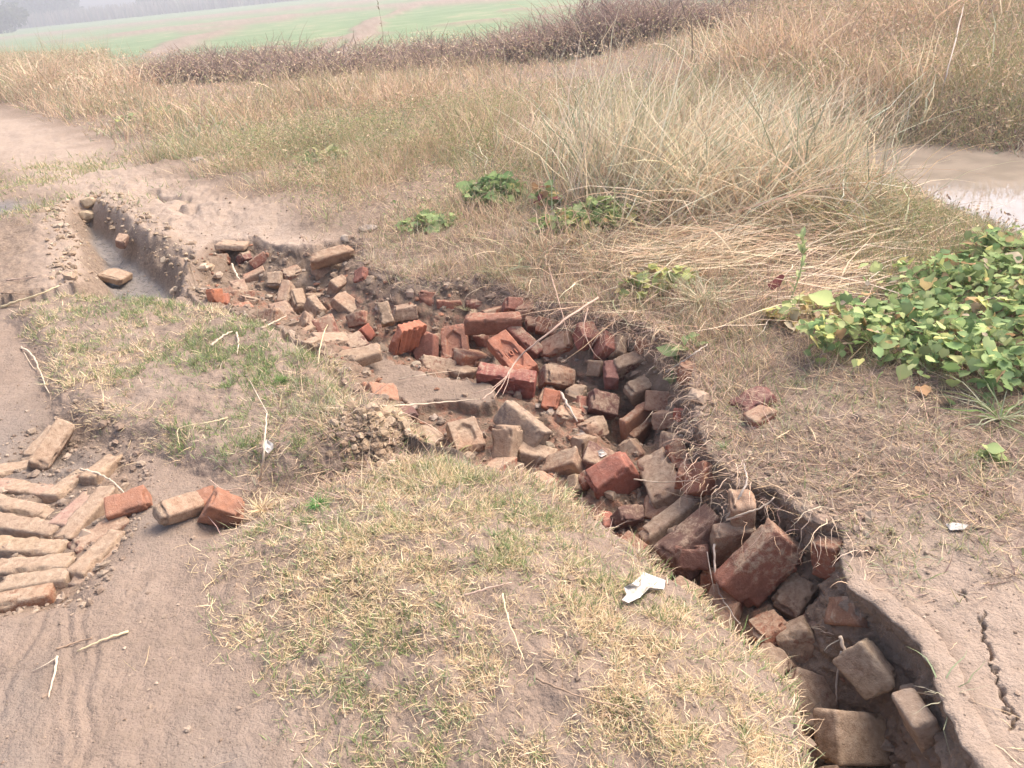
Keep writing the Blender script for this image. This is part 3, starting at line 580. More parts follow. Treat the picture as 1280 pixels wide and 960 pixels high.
('k13', (0.5031, 2.6854, -0.3303), (0.5743, 0.7207, 0.26, 0.2885), (0.1581, 0.0922, 0.033), (1, 1), 'orange', 0.35, 'lower one of two parallel leaning bricks with tan top edges'),
('k14', (0.6397, 2.5197, -0.1637), (-0.6277, -0.2614, -0.5647, 0.4678), (0.0712, 0.06, 0.0499), (1, -1), 'bright', 0.2, 'small bright red piece sticking out of the rooty bank'),
('k15', (0.6786, 2.6149, -0.029), (-0.0086, 0.8529, 0.5204, -0.0413), (0.1042, 0.0722, 0.0697), (2, -1), 'orange', 0.35, 'orange brick under the pale root on the bank, right of the big corner brick'),
('a1', (0.4888, 2.211, -0.2207), (-0.6946, -0.1786, 0.122, 0.6861), (0.2363, 0.1174, 0.081), (2, 1), 'tan', 0.78, 'large mud-covered brick standing up with one bare orange patch near its top'),
('a2', (0.3262, 2.2788, -0.246), (-0.0961, 0.9607, 0.0773, 0.2487), (0.1794, 0.0998, 0.1284), (1, 1), 'red', 0.15, 'clean dark red brick slanting up to the right beside the mud-covered one'),
('a3', (0.2597, 2.3079, -0.2539), (-0.742, 0.6388, 0.0753, -0.1887), (0.1169, 0.0641, 0.0444), (2, -1), 'red', 0.4, 'red brick with a grey dusty top behind the clean slanting dark red one'),
('a4', (0.2779, 2.0934, -0.2967), (-0.0559, 0.9953, -0.0278, -0.0736), (0.0448, 0.0698, 0.0591), (2, -1), 'red', 0.2, 'red corner peeping over the mound edge below the slanting dark red brick'),
('a5', (0.3479, 2.087, -0.2698), (-0.2411, 0.9309, 0.1719, -0.214), (0.1074, 0.0553, 0.0692), (2, -1), 'dark', 0.35, 'broken dark red chunk in the dark gap above the muddy brick tops'),
('b1', (0.5129, 1.8438, -0.2023), (-0.7523, -0.5909, 0.0992, -0.2739), (0.2122, 0.1157, 0.1051), (1, 1), 'dark', 0.3, 'big dusty purple-red brick lying diagonally, its left end low at the mound'),
('b2', (0.4754, 2.0009, -0.2578), (-0.7223, -0.6471, -0.0213, -0.2432), (0.2201, 0.0994, 0.0678), (1, 1), 'grey', 0.85, 'mud-caked bluish grey brick along the upper left of the big purple-red one'),
('b3', (0.5038, 1.8247, -0.2218), (0.1618, 0.804, 0.5553, -0.138), (0.1418, 0.0956, 0.0732), (0, -1), 'red', 0.35, 'small brick with pinkish red top, left of the smooth tan one'),
('b4', (0.6102, 1.7932, -0.1759), (-0.7705, 0.637, -0.0033, -0.0225), (0.129, 0.1568, 0.0489), (2, -1), 'tan', 0.6, 'tan brick with a smooth light top just behind the biggest brick'),
('b5', (0.6519, 1.673, -0.1566), (-0.6236, 0.6776, 0.3072, 0.2399), (0.2347, 0.141, 0.0801), (2, -1), 'red', 0.5, 'biggest whole brick in the picture, tilted with a rusty red lower corner'),
('b6', (0.5822, 2.0196, -0.0965), (-0.2696, 0.8148, -0.273, 0.4345), (0.1001, 0.0978, 0.0781), (0, 1), 'orange', 0.3, 'orange brick end set upright in the bank below the grass tuft'),
('b7', (0.6377, 1.8136, -0.0519), (0.0204, 0.695, -0.1088, 0.7105), (0.099, 0.0936, 0.0694), (0, 1), 'tan', 0.7, 'brown brick end in the bank wall right of the upright orange end'),
('c1', (0.8244, 1.6, -0.0931), (-0.6144, 0.6588, -0.2476, 0.3567), (0.1004, 0.1127, 0.0631), (0, 1), 'red', 0.4, 'thin red brick edge standing vertical in the earth wall of the gully'),
('c2', (0.8162, 1.4161, -0.1162), (0.3514, 0.8866, 0.2112, -0.2141), (0.1606, 0.1008, 0.0707), (1, 1), 'orange', 0.35, 'orange brick end jutting from the earth wall under the bare ground'),
('c3', (0.7645, 1.4934, -0.2423), (-0.4652, -0.682, 0.554, 0.1078), (0.0917, 0.0797, 0.0361), (1, 1), 'dark', 0.7, 'dark wet slab piece on the gully floor right of the biggest brick'),
('d1', (0.629, 1.5113, -0.2547), (0.114, 0.9725, 0.1333, 0.1532), (0.0936, 0.0837, 0.0703), (2, -1), 'orange', 0.5, 'crumbly orange chunk directly under the biggest brick'),
('d2', (0.7162, 1.4691, -0.2796), (0.6546, 0.5885, 0.2029, -0.429), (0.1844, 0.0895, 0.08), (2, 1), 'orange', 0.7, 'long mud-crusted brick with red crumbs on top in the lower gully'),
('d3', (0.7762, 1.2691, -0.146), (-0.5731, 0.6344, -0.5127, 0.0788), (0.124, 0.1001, 0.054), (1, -1), 'mud', 0.95, 'earth-brown brick leaning along the right wall over a dark slot'),
('d4', (0.733, 1.1939, -0.2857), (-0.3625, 0.9024, -0.0001, -0.233), (0.1933, 0.1178, 0.0806), (2, -1), 'tan', 0.6, 'large plain brown brick standing at the bottom edge of the picture'),
('d5', (0.8097, 1.0934, -0.1208), (0.8314, -0.0496, 0.5522, -0.0377), (0.127, 0.0999, 0.0557), (1, -1), 'mud', 0.85, 'muddy brick at the bottom right beside the spiky grass plant'),
('d6', (0.8348, 1.1941, -0.1392), (-0.6268, 0.7399, 0.0712, 0.2336), (0.0474, 0.0349, 0.03), (2, -1), 'tan', 0.6, 'flat greyish brick flake just above the spiky grass plant'),
('d9', (0.7056, 1.4809, -0.2355), (0.1421, 0.9751, 0.0495, 0.1627), (0.042, 0.0348, 0.0348), (2, -1), 'bright', 0.2, 'small red crumb lying on the long mud-crusted brick'),
('s1', (-2.6014, 5.3603, -0.0207), (-0.4821, 0.4472, -0.6865, 0.3103), (0.1042, 0.073, 0.0645), (1, -1), 'tan', 0.5, 'tan half brick standing in the puddle, further one of two'),
('s2', (-2.475, 4.8604, -0.1165), (-0.0792, 0.7622, 0.6312, -0.1197), (0.1733, 0.1583, 0.0455), (2, -1), 'tan', 0.5, 'flat tan brick lying at the puddle edge, nearer one of two'),
('x1', (0.8263, 2.2752, 0.0178), (0.051, 0.9728, 0.1604, 0.159), (0.133, 0.1068, 0.0505), (2, -1), 'dark', 0.3, 'purplish flat brick fragment lying on the right bank, upper of two'),
('x2', (0.8079, 2.1704, 0.0201), (-0.0518, 0.9732, 0.2184, 0.0504), (0.0978, 0.0666, 0.0505), (2, -1), 'red', 0.5, 'smaller brick fragment on the right bank just under the purplish flat one'),
]
CLODS = [
('q1', (-3.331, 6.411, -0.089), (0.16, 0.14, 0.1), 'pale_tan', 'large pale earth clod at the head of the puddle'),
('q2', (-3.324, 6.495, 0.004), (0.12, 0.1, 0.08), 'pale_tan', 'smaller pale clod sitting above the big one at the head of the puddle'),
('q3', (-2.758, 7.629, 0.048), (0.12, 0.1, 0.08), 'grey', 'lone grey stone among the weeds beside the dirt path'),
('q4', (0.669, 1.273, -0.344), (0.1, 0.11, 0.09), 'earth', 'dark cracked earth clod at the bottom edge of the mound'),
('q5', (-0.95, 4.761, -0.003), (0.07, 0.05, 0.05), 'pale', 'whitish clod on top of the pale tan brick in the upper bank'),
('q6', (-0.821, 4.874, 0.006), (0.12, 0.08, 0.06), 'grey', 'rough grey clod on the bank above the pale tan bricks'),
('q7', (0.304, 2.465, -0.261), (0.06, 0.05, 0.04), 'grey', 'small grey stone under the white scrap in the pile'),
]
build_bricks()
# mud-caked lumps of brick wedged between the whole ones
def filler():
    B = np.array([b[1][:2] for b in BRICKS]); got = []
    def take(x, y, want, db, dg):
        m = 0
        for a, b in zip(x, y):
            if m >= want: break
            if np.hypot(*(B-[a, b]).T).min() < db or min([math.hypot(a-p, b-q) for p, q in got], default=9) < dg: continue
            got.append((a, b)); m += 1
    x = rng.uniform(-2, 1.0, 9000); y = rng.uniform(.9, 5.0, 9000); s = sdist(x, y, GULLY)
    k = (s > .07) & (sdist(x, y, SLAB) < -.09) & (np.hypot(x-LUMP[0], y-LUMP[1]) > .33) & ((y < 3.6) | (rng.random(9000) < .12)); take(x[k], y[k], 46, .095, .115)
    x = rng.uniform(-.6, 1.0, 9000); y = rng.uniform(1.2, 3.6, 9000)          # and more of them leaning against the far wall
    k = (warped_s(x, y) > .03) & (dline(x, y, RIM_R) < .15); take(x[k], y[k], 18, .08, .10)
    for k, (x, y) in enumerate(got):
        d = np.array([rng.uniform(.10, .185), rng.uniform(.08, .115), rng.uniform(.06, .078)]); tone = ['red', 'orange', 'tan', 'dark', 'red', 'bright'][k % 6]; mud = rng.uniform(.4, .75)
        V, Fc = brick_mesh('z', d, 900+k*13, (2, 1), tone, mud); o = mesh_obj('brick_fragment', V, Fc, BRICK, smooth=True, attrs=dict(mv=np.zeros(len(V))))
        z = float(H(np.array([x]), np.array([y]), detail=False)[0]); o.location = (x, y, z+.002); o.rotation_euler = (rng.normal()*.5, rng.normal()*.5, rng.uniform(0, 6.28)); o.color = (*TONE[tone], mud)
        tag(o, 'mud-caked lump of broken brick half buried between the whole bricks', 'brick', 'half-buried lumps in the gully')
filler()
# ------------------------------------------------------------ clods and stones
def clod_material():
    t = NT('dry_earth_clod'); c = t.coord(); oi = t.n('ShaderNodeObjectInfo'); n = t.noise(c, 30, 5, .65)
    col = t.mix(t.ramp(n, [(.35, 0), (.65, 1)]), t.mix(1, oi.outputs['Color'], (.6, .56, .52), 'MULTIPLY'), oi.outputs['Color'])
    return t.fin(col, .95, t.bump(t.noise(c, 90, 4, .7), .6, .008))
CLOD = clod_material()
CT = dict(pale_tan=(.50, .39, .27), pale=(.55, .46, .38), grey=(.38, .32, .27), earth=(.26, .19, .14), red=(.33, .12, .07))
def clod_mesh(dims, seed, cell=.008, rough=.22):
    V, Fc = box_grid((2, 2, 2), .16, .9); s = seed % 61
    nrm = V/np.linalg.norm(V, axis=1, keepdims=True); V = nrm*(1+rough*n3(V, 1.1, 2, s)+.18*np.abs(n3(V, 3.1, 3, s+5)))[:, None]
    q = np.random.default_rng(seed).normal(size=(5, 3)); q /= np.linalg.norm(q, axis=1, keepdims=True)
    for p in q:                                                     # a few flat breaks
        t = V@p; V -= np.outer(np.maximum(t-.72, 0)*.9, p)
    return V*np.array(dims)/2, Fc
for k, (cid, c, dims, tone, lab) in enumerate(CLODS):
    V, Fc = clod_mesh(dims, 31+k); o = mesh_obj('stone' if 'stone' in lab else 'earth_clod', V, Fc, CLOD, smooth=True)
    o.location = (c[0], c[1], c[2]+dims[2]*.22); o.rotation_euler = (0, 0, k*1.3); o.color = (*CT[tone], 1)
    tag(o, lab, 'stone' if 'stone' in lab else 'clod')
# crumbs of brick and soil: too many to count, one object
def crumbs(name, n, sampler, size, cols, lab, cat):
    x, y = sampler(n); z = H(x, y); U, Fc = box_grid((2, 2, 2), 1.0, .9); U /= np.linalg.norm(U, axis=1, keepdims=True)
    n = len(x); sc = size*rng.lognormal(0, .5, n); A = rng.normal(size=(n, len(U), 3))*.18+U[None]
    an = rng.uniform(0, 6.28, n); ca, sa = np.cos(an)[:, None], np.sin(an)[:, None]; st = rng.uniform(.5, 1.3, (n, 1, 3)); A = A*st
    B = np.stack([A[..., 0]*ca-A[..., 1]*sa, A[..., 0]*sa+A[..., 1]*ca, A[..., 2]*.75], -1)*sc[:, None, None]
    B += np.stack([x, y, z+sc*.25], 1)[:, None]; V = B.reshape(-1, 3)
    FF = (Fc[None]+(np.arange(n)*len(U))[:, None, None]).reshape(-1, 4)
    ci = rng.choice(len(cols), n); cc = np.array(cols)[ci]*rng.uniform(.75, 1.2, (n, 1)); cc = np.repeat(cc, len(U), 0)
    t = NT(name); c = t.coord(); a = t.attr('col'); t.fin(t.mix(t.ramp(t.noise(c, 120, 3), [(.4, 0), (.6, .4)]), a, t.mix(1, a, (.5, .5, .5), 'MULTIPLY')), .95)
    o = mesh_obj(name, V, FF, t.m, attrs=dict(col=cc)); return tag(o, lab, cat, kind='stuff')
def in_gully(n):
    x = rng.uniform(-2.2, 1.1, n*6); y = rng.uniform(.8, 5.4, n*6); s = sdist(x, y, GULLY); ok = (s > .01)
    sl = sdist(x, y, SLAB); ok &= (sl < .0) | (rng.random(len(x)) < .03)
    return x[ok][:n], y[ok][:n]
crumbs('brick_crumbs', 1700, in_gully, .008, [(.33, .17, .11), (.30, .22, .16), (.34, .27, .2), (.30, .22, .16), (.26, .18, .13), (.38, .3, .24), (.33, .25, .19)], 'crumbled brick and soil lying all along the gully floor', 'rubble')
crumbs('brick_rubble', 120, in_gully, .016, [(.32, .16, .10), (.30, .22, .16), (.28, .2, .15), (.34, .26, .19), (.27, .20, .145), (.36, .27, .2)], 'half-buried brick bits and mud lumps filling the gully between whole bricks', 'rubble')
def around(n):
    x = rng.uniform(-2.6, 1.8, n*5); y = rng.uniform(.8, 6, n*5); s = sdist(x, y, GULLY); ok = (s < 0) & (rng.random(len(x)) < np.exp(-np.abs(s)/.35)+.02)
    return x[ok][:n], y[ok][:n]
crumbs('soil_crumbs', 6000, lambda n: (rng.uniform(-2.4, 1.5, n), rng.uniform(.75, 3.6, n)), .002, [(.34, .255, .19), (.29, .21, .155), (.40, .31, .235)], 'fine grit scattered over all the bare ground near the gully', 'grit')
crumbs('soil_crumbs', 1500, around, .0036, [(.36, .27, .20), (.31, .225, .165), (.42, .325, .25)], 'small soil crumbs scattered over the ground around the gully', 'soil')
def lump_pts(n):
    return LUMP[0]+rng.normal(size=n)*.075, LUMP[1]+rng.normal(size=n)*.085
crumbs('earth_clods', 700, lump_pts, .0075, [(.40, .29, .19), (.34, .24, .16), (.45, .34, .24)], 'crumbly heap of dry earth clods where turf strip and mound meet', 'soil')
def puddle_pts(n):
    x = rng.uniform(-4, -1.5, n*8); y = rng.uniform(4, 7.5, n*8); s = sdist(x, y, SIDE); k = (np.abs(s+.03) < .12); return x[k][:n], y[k][:n]
crumbs('earth_clods', 600, puddle_pts, .010, [(.42, .31, .21), (.48, .38, .28), (.36, .26, .18)], 'crumbly earth clods round the edge of the puddle', 'soil')
def rim_pts(n):
    k = rng.integers(6, 23, n); f = rng.random(n)[:, None]; q = RIM_R[k]*(1-f)+RIM_R[k+1]*f+rng.normal(size=(n, 2))*.04; return q[:, 0], q[:, 1]
crumbs('earth_clods', 1200, rim_pts, .0065, [(.34, .255, .19), (.28, .20, .15), (.40, .31, .235)], 'small clods crumbling along the right rim of the gully', 'soil')
def joint_pts(n):
    x = rng.uniform(-2.3, -1.05, n*4); y = rng.uniform(1.6, 2.9, n*4); k = sdist(x, y, BRICKZONE) > -.06; return x[k][:n], y[k][:n]
crumbs('soil_crumbs', 1500, joint_pts, .0055, [(.33, .25, .19), (.27, .195, .145), (.38, .29, .215)], 'loose soil filling the joints of the herringbone brick paving', 'soil')
# ------------------------------------------------------------ blades, stems, leaves
def leafy_material(name, transl=.25, rough=.8):
    t = NT(name); a = t.attr('col'); t.t.nodes.remove(t.b)
    d = t.n('ShaderNodeBsdfDiffuse'); d.inputs['Roughness'].default_value = 0; t.L(a, d.inputs[0])
    tr = t.n('ShaderNodeBsdfTranslucent'); t.L(a, tr.inputs[0]); m = t.n('ShaderNodeMixShader'); m.inputs[0].default_value = transl
    t.L(d.outputs[0], m.inputs[1]); t.L(tr.outputs[0], m.inputs[2]); t.L(m.outputs[0], t.out.inputs[0]); return t.m
GRASS = leafy_material('grass_blade'); LEAF = leafy_material('leaf', .3); STEM = leafy_material('stem', .0)
def pick(cols, n, p=None, var=.15):
    c = np.array(cols)[rng.choice(len(cols), n, p=p)]
    return np.clip(c*rng.uniform(1-var, 1+var, (n, 1))*rng.uniform(.95, 1.05, (n, 3)), 0.01, .9)
STRAW = [(.76, .60, .38), (.68, .52, .33), (.80, .67, .46), (.55, .41, .27)]
GREEN = [(.26, .32, .13), (.20, .28, .11), (.34, .37, .17), (.30, .35, .20)]
TAN = [(.62, .47, .31), (.54, .40, .27), (.68, .53, .36), (.42, .31, .22)]
OLIVE = [(.38, .35, .19), (.46, .41, .23), (.32, .32, .16)]
MAUVE = [(.36, .26, .215), (.45, .34, .27), (.29, .205, .175), (.54, .42, .33)]
PINKS = [(.66, .48, .33), (.74, .56, .40), (.56, .39, .27), (.80, .64, .47)]
GREYG = [(.40, .41, .27), (.48, .46, .33), (.34, .36, .23)]
def blade_arrays(base, az, lean, curl, length, width, segs, col, kink=None):
    n = len(base); t = np.linspace(0, 1, segs+1); a = lean[:, None]+curl[:, None]*t[None]
    dl = length[:, None]/segs; am = (a[:, 1:]+a[:, :-1])/2
    hx = np.hstack([np.zeros((n, 1)), np.cumsum(np.sin(am)*dl, 1)]); hz = np.hstack([np.zeros((n, 1)), np.cumsum(np.cos(am)*dl, 1)])
    wob = np.cumsum(rng.normal(size=(n, segs+1))*.09, 1)*length[:, None]*.5; wob[:, 0] = 0
    ca, sa = np.cos(az)[:, None], np.sin(az)[:, None]
    C = np.stack([base[:, :1]+hx*ca-wob*sa, base[:, 1:2]+hx*sa+wob*ca, base[:, 2:3]+hz], -1)
    tw = az+math.pi/2+rng.normal(size=n)*.7; wv = np.stack([np.cos(tw), np.sin(tw), rng.normal(size=n)*.35], -1)
    w = width[:, None]*np.clip(1.0-t[None]**2*.85, .12, 1)/2
    A = C-wv[:, None]*w[..., None]; B = C+wv[:, None]*w[..., None]
    V = np.stack([A, B], 2).reshape(-1, 3); i = np.arange(n)[:, None]*(segs+1)*2+np.arange(segs)[None]*2
    Fq = np.stack([i, i+1, i+3, i+2], -1).reshape(-1, 4)
    return V, Fq, np.repeat(col, (segs+1)*2, 0)
def join(parts):
    V, Fq, Cc, o = [], [], [], 0
    for v, f, c in parts: V.append(v); Fq.append(f+o); Cc.append(c); o += len(v)
    return np.vstack(V), np.vstack(Fq), np.vstack(Cc)
def grass_obj(name, parts, lab=None, cat=None, group=None, kind=None, mat=None, parent=None, origin=None):
    V, Fq, Cc = join(parts)
    if origin is not None: V = V-np.array(origin)
    o = mesh_obj(name, V, Fq, mat or GRASS, attrs=dict(col=Cc), parent=parent)
    if origin is not None and parent is None: o.location = origin
    return tag(o, lab, cat, group, kind)
def U(a, b, n): return rng.uniform(a, b, n)
def sprigs(x, y, n_each, lmin, lmax, w, cols, lean=(.5, 1.5), curl=(-.4, .9), segs=2, lift=0, p=None):
    """each point throws several blades in all directions"""
    x = np.repeat(x, n_each); y = np.repeat(y, n_each); n = len(x); x = x+rng.normal(size=n)*.004; y = y+rng.normal(size=n)*.004
    b = np.stack([x, y, H(x, y)-.003+lift], 1)
    return blade_arrays(b, U(0, 6.283, n), U(*lean, n), U(*curl, n), U(lmin, lmax, n)*rng.lognormal(0, .25, n), U(.7, 1.3, n)*w, segs, pick(cols, n, p))
def scatter(n, x0, x1, y0, y1, dens):
    x = U(x0, x1, n); y = U(y0, y1, n); k = rng.random(n) < dens(x, y); return x[k], y[k]
def rim_in(x, y): return sdist(x, y, GULLY)
def pxy(px, py): p = P(px, py); return p[0], p[1]
def ell(x, y, px, py, rx, ry):
    c = P(px, py); return np.exp(-(((x-c[0])/rx)**2+((y-c[1])/ry)**2))
# ---- turf of the mound and the left strip
def d_mound(x, y):
    g = np.clip(sst(-.03, .10, sdist(x, y, MOUND)), 0, 1)*(sdist(x, y, GULLY) < .015)
    left = sst(-.95, -.35, x+.25*fbm(x, y, 4, 3, 2)+.1*(y-1)); return g*(.25+.75*left)*np.clip(.68+1.4*fbm(x, y, 5, 4, 8, .6), .06, 1)*np.clip(.85+1.8*fbm(x, y, 17, 2, 58), .1, 1.2)
def d_strip(x, y):
    g = sst(-.03, .08, sdist(x, y, STRIP)); return g*np.clip(.6+1.4*fbm(x, y, 5, 4, 12, .6), .04, 1)*np.clip(.85+1.8*fbm(x, y, 14, 2, 59), .1, 1.2)*(1-.8*(np.hypot(x-LUMP[0], y-LUMP[1]) < .13))
x, y = scatter(105000, -1.3, .8, .7, 2.5, d_mound)
gm_ = sst(-.05, .35, fbm(x, y, 3.2, 3, 44)); q = rng.random(len(x)) < gm_*.25+.12*sst(1.2, 2.0, y)+.12
parts = [sprigs(x[~q], y[~q], 4, .012, .040, .0019, STRAW, lean=(.6, 1.62), segs=3), sprigs(x[q], y[q], 5, .012, .032, .0021, GREEN, lean=(.2, 1.3), segs=2)]
grass_obj('grass', parts, 'short straw-coloured turf creeping over the rounded mound in the foreground', 'grass', kind='stuff')
x, y = scatter(62000, -3.2, -.1, 2.0, 5.0, d_strip)
g2 = np.clip(ell(x, y, 330, 500, .35, .6)+ell(x, y, 300, 450, .3, .3)+.5*ell(x, y, 150, 400, .6, .5)+.3*sst(-.1, .4, fbm(x, y, 4, 2, 4)), 0, .85); q = rng.random(len(x)) < g2
parts = [sprigs(x[~q], y[~q], 3, .02, .055, .0026, STRAW, lean=(.6, 1.6), segs=2), sprigs(x[q], y[q], 4, .015, .045, .0026, GREEN, lean=(.1, 1.2), segs=2)]
grass_obj('grass', parts, 'thin green and straw turf on the flat strip left of the gully', 'grass', kind='stuff')
x, y = scatter(30000, -6.5, -2.0, 4.0, 9.5, lambda x, y: np.clip(1.3*ell(x, y, 50, 222, .8, .8)+1.2*ell(x, y, 40, 272, .7, .35)+.5*ell(x, y, 120, 385, .5, .3), 0, 1)*(sdist(x, y, SIDE) < -.05)*np.clip(.5+1.3*fbm(x, y, 3, 3, 2), 0, 1))
grass_obj('grass', [sprigs(x, y, 3, .02, .07, .005, GREEN+STRAW[:1]+TAN[:2], lean=(.2, 1.3), segs=2)], 'pale green turf patch between the dirt path and the puddle', 'grass', kind='stuff')
# ---- stray dead stolons over the bare ground
def d_bare(x, y):
    s = sdist(x, y, GULLY); return (s < 0)*np.clip(.18+.9*fbm(x, y, 2.5, 3, 31), .02, 1)*(.15+.85*sst(-1.1, -.4, x))
x, y = scatter(4200, -1.6, 1.0, .75, 2.6, d_bare)
parts = [sprigs(x, y, 3, .03, .09, .0022, STRAW, lean=(1.3, 1.65), curl=(-.3, .4), segs=4)]
grass_obj('dead_grass', parts, 'pale dead grass runners strewn over the bare mud around the mound', 'grass', kind='stuff')
# ---- right bank: twiggy grey brown litter with green sprigs
def bankd(x, y): s = sdist(x, y, GULLY); d = H_dr(x, y); return np.where(s < 0, d, -d)
def d_bank(x, y):
    d = bankd(x, y); return sst(-.05, .06, d)*sst(1.45, 2.1, y+.28*x+.2*fbm(x, y, 4, 2, 5))*((d < 3))*(x > -.9)*(1-.6*sst(3.4, 4.2, y))*np.clip(.8+.7*fbm(x, y, 4, 3, 3), .1, 1)
x, y = scatter(60000, -.9, 3.0, 1.3, 5.0, d_bank); q = rng.random(len(x)) < .16+.5*sst(.0, .35, fbm(x, y, 4, 3, 78))
parts = [sprigs(x[~q], y[~q], 3, .03, .10, .0027, MAUVE+TAN, lean=(1.0, 1.65), curl=(-.6, .6), segs=3), sprigs(x[q], y[q], 4, .02, .06, .0024, GREEN[:1]+GREYG+OLIVE, lean=(.3, 1.3), segs=2)]
grass_obj('dry_litter', parts, 'tangled grey-brown dry grass litter covering the bank right of the gully', 'grass', kind='stuff')
# ---- roots and dead stems hanging over the right rim
n = 5200; k = rng.integers(3, len(RIM_R)-8, n); f = rng.random(n); R0 = RIM_R[k]*(1-f[:, None])+RIM_R[k+1]*f[:, None]
wt = np.clip(ell(R0[:, 0], R0[:, 1], 740, 390, .5, .4)+.6*ell(R0[:, 0], R0[:, 1], 860, 480, .3, .5)+.04, 0, 1); kk = rng.random(n) < wt; R0 = R0[kk]; n = len(R0)
R0 = R0+rng.normal(size=(n, 2))*.05; z = np.maximum(H(R0[:, 0], R0[:, 1]), -.06)
cen = GULLY.mean(0); az = np.arctan2(-1.0+U(-.8, .8, n), -.6+U(-.9, .9, n))
parts = [blade_arrays(np.column_stack([R0, z+.01]), az, U(.4, 1.3, n), U(.6, 2.0, n), U(.04, .17, n), U(.0012, .0028, n), 6, pick(MAUVE+PINKS, n))]
grass_obj('hanging_roots', parts, 'tangle of dry roots hanging over the rim above the black hollow', 'roots', kind='stuff')
# ---- short weedy grass behind the gully, rising with distance
def d_mid(x, y):
    d = bankd(x, y); pl = dline(x, y, np.array(PATH_D))/np.interp(y, [4.5, 7, 12], [.42, .75, 1.1])
    onleft = sst(-.1, .5, (x-np.interp(y, VB[:, 1], VB[:, 0]))*np.interp(y, [6, 14], [1, .7]))
    pd = sdist(x, y, POND)
    return sst(.0, .5, d)*onleft*(pd < -.05)*sst(3.0, 4.1, y+.25*x)
x, y = scatter(60000, -4.5, 5.0, 3.0, 8.5, lambda x, y: d_mid(x, y)*np.clip(.55+1.4*fbm(x, y, 2.0, 3, 6), .05, 1))
hh = np.interp(y, [3, 4.5, 6, 8.5], [.06, .12, .22, .3]); hh = hh*np.clip(1+1.1*fbm(x, y, 1.3, 3, 9), .3, 2); pn = sst(-.1, .3, fbm(x, y, 1.1, 3, 64))
def tuftset(x, y, hh, each, w, cols, leanr=.5, curlr=(0, .9), segs=3, p=None):
    xx = np.repeat(x, each); yy = np.repeat(y, each); h2 = np.repeat(hh, each); n = len(xx); xx = xx+rng.normal(size=n)*.03*(h2/.3); yy = yy+rng.normal(size=n)*.03*(h2/.3)
    return blade_arrays(np.column_stack([xx, yy, H(xx, yy, detail=False)-.01]), U(0, 6.283, n), np.abs(rng.normal(size=n))*leanr, U(*curlr, n), h2*U(.5, 1.25, n), w*U(.7, 1.3, n), segs, pick(cols, n, p))
q = rng.random(len(x)) < .25+.3*pn
parts = [tuftset(x[~q], y[~q], hh[~q]*.85, 3, .004, TAN+PINKS[:2], .75, (0, 1.4)), tuftset(x[q], y[q], hh[q]*.75, 3, .005, OLIVE+GREEN[2:]+GREYG, .7, (0, 1.3))]
grass_obj('weedy_grass', parts, 'thin tan and olive weeds covering the ground behind the gully', 'grass', kind='stuff')
BAND = np.array([(-34, 36), (-20, 32), (-11, 25), (-8.2, 19), (-6.4, 17.5), (-3.3, 15.5), (-.8, 14.8), (1.5, 14.2), (4, 14), (6.1, 14)])
def behind(x, y): return y-np.interp(x, BAND[:, 0], BAND[:, 1])
x, y = scatter(150000, -30, 9, 8, 33, lambda x, y: d_mid(x, y)*(behind(x, y) < .4)*np.where(y > 14, .6, 1)*np.clip(.55+1.3*fbm(x, y, 1.0, 3, 16), np.where(y > 10, .4, .05), 1))
hh = np.interp(y, [8, 11, 14, 17], [.32, .42, .5, .55])*np.clip(1+1.1*fbm(x, y, .7, 3, 9), .35, 2); hh = hh*np.interp(x, [-14, -9, -6, -2], [1.5, 1.4, .75, .9]); hh = np.where((x > -7) & (behind(x, y) > -3.5), hh*.6, hh)
q = rng.random(len(x)) < .2+.35*sst(-.05, .3, fbm(x, y, .6, 3, 65))
parts = [tuftset(x[~q], y[~q], hh[~q]*.85, 3, .010, TAN+PINKS[:3], .6, (0, 1.3)), tuftset(x[q], y[q], hh[q]*.8, 3, .011, OLIVE+GREYG, .6, (0, 1.3))]
grass_obj('weedy_grass', parts, 'taller hazy tan weeds between the dirt path and the green field', 'grass', kind='stuff')
# ---- drooping mauve-brown grass along the shoulder before the field
def d_band(x, y): b = behind(x, y); return (b > -.6)*(b < 1.5)*np.clip(.65+.9*fbm(x, y, .6, 2, 26), .1, 1)
x, y = scatter(60000, -8, 8, 9, 24, d_band); hh = (.78+.5*fbm(x, y, .45, 2, 8))*np.interp(x, [-9, -6, -3, 0, 8], [.35, .6, .8, 1.05, 1.0])
parts = [tuftset(x, y, hh, 4, .016, MAUVE+MAUVE[2:3]+[(.17, .125, .11)], .3, (.6, 2.3), 5)]
grass_obj('drooping_grass', parts, 'dark mauve-brown drooping dry grass along the shoulder before the green field', 'grass', kind='stuff')
# ---- tall fine weeds beyond the pond, on the right
def d_right(x, y):
    pd = sdist(x, y, POND); return (pd < -.12)*sst(.0, 1.2, x-np.interp(y, [5, 8, 12, 18], [3.0, 2.2, 3.2, 6.0]))*np.clip(.55+1.5*fbm(x, y, .9, 3, 46), .05, 1)
x, y = scatter(46000, 2, 14, 5.6, 20, lambda x, y: d_right(x, y)*np.where(y < 11, 1, .6)*(y > 6.2-.15*(x-3)))
hh = np.interp(y, [6, 8, 11, 20], [.20, .36, .55, .75])*(1+.6*fbm(x, y, .7, 3, 19)); gpn = fbm(x, y, .7, 3, 81); q = gpn > .12
parts = [tuftset(x[~q], y[~q], hh[~q], 4, .008, PINKS[:3]+TAN+MAUVE, .55, (0, 1.5), 4), tuftset(x[q], y[q], hh[q]*1.05, 4, .009, OLIVE+TAN[:2]+GREYG[:1], .5, (0, 1.4), 4)]
grass_obj('tall_weeds', parts, 'tall fine reddish-tan and olive weeds on the slope beyond the pond', 'weeds', kind='stuff')
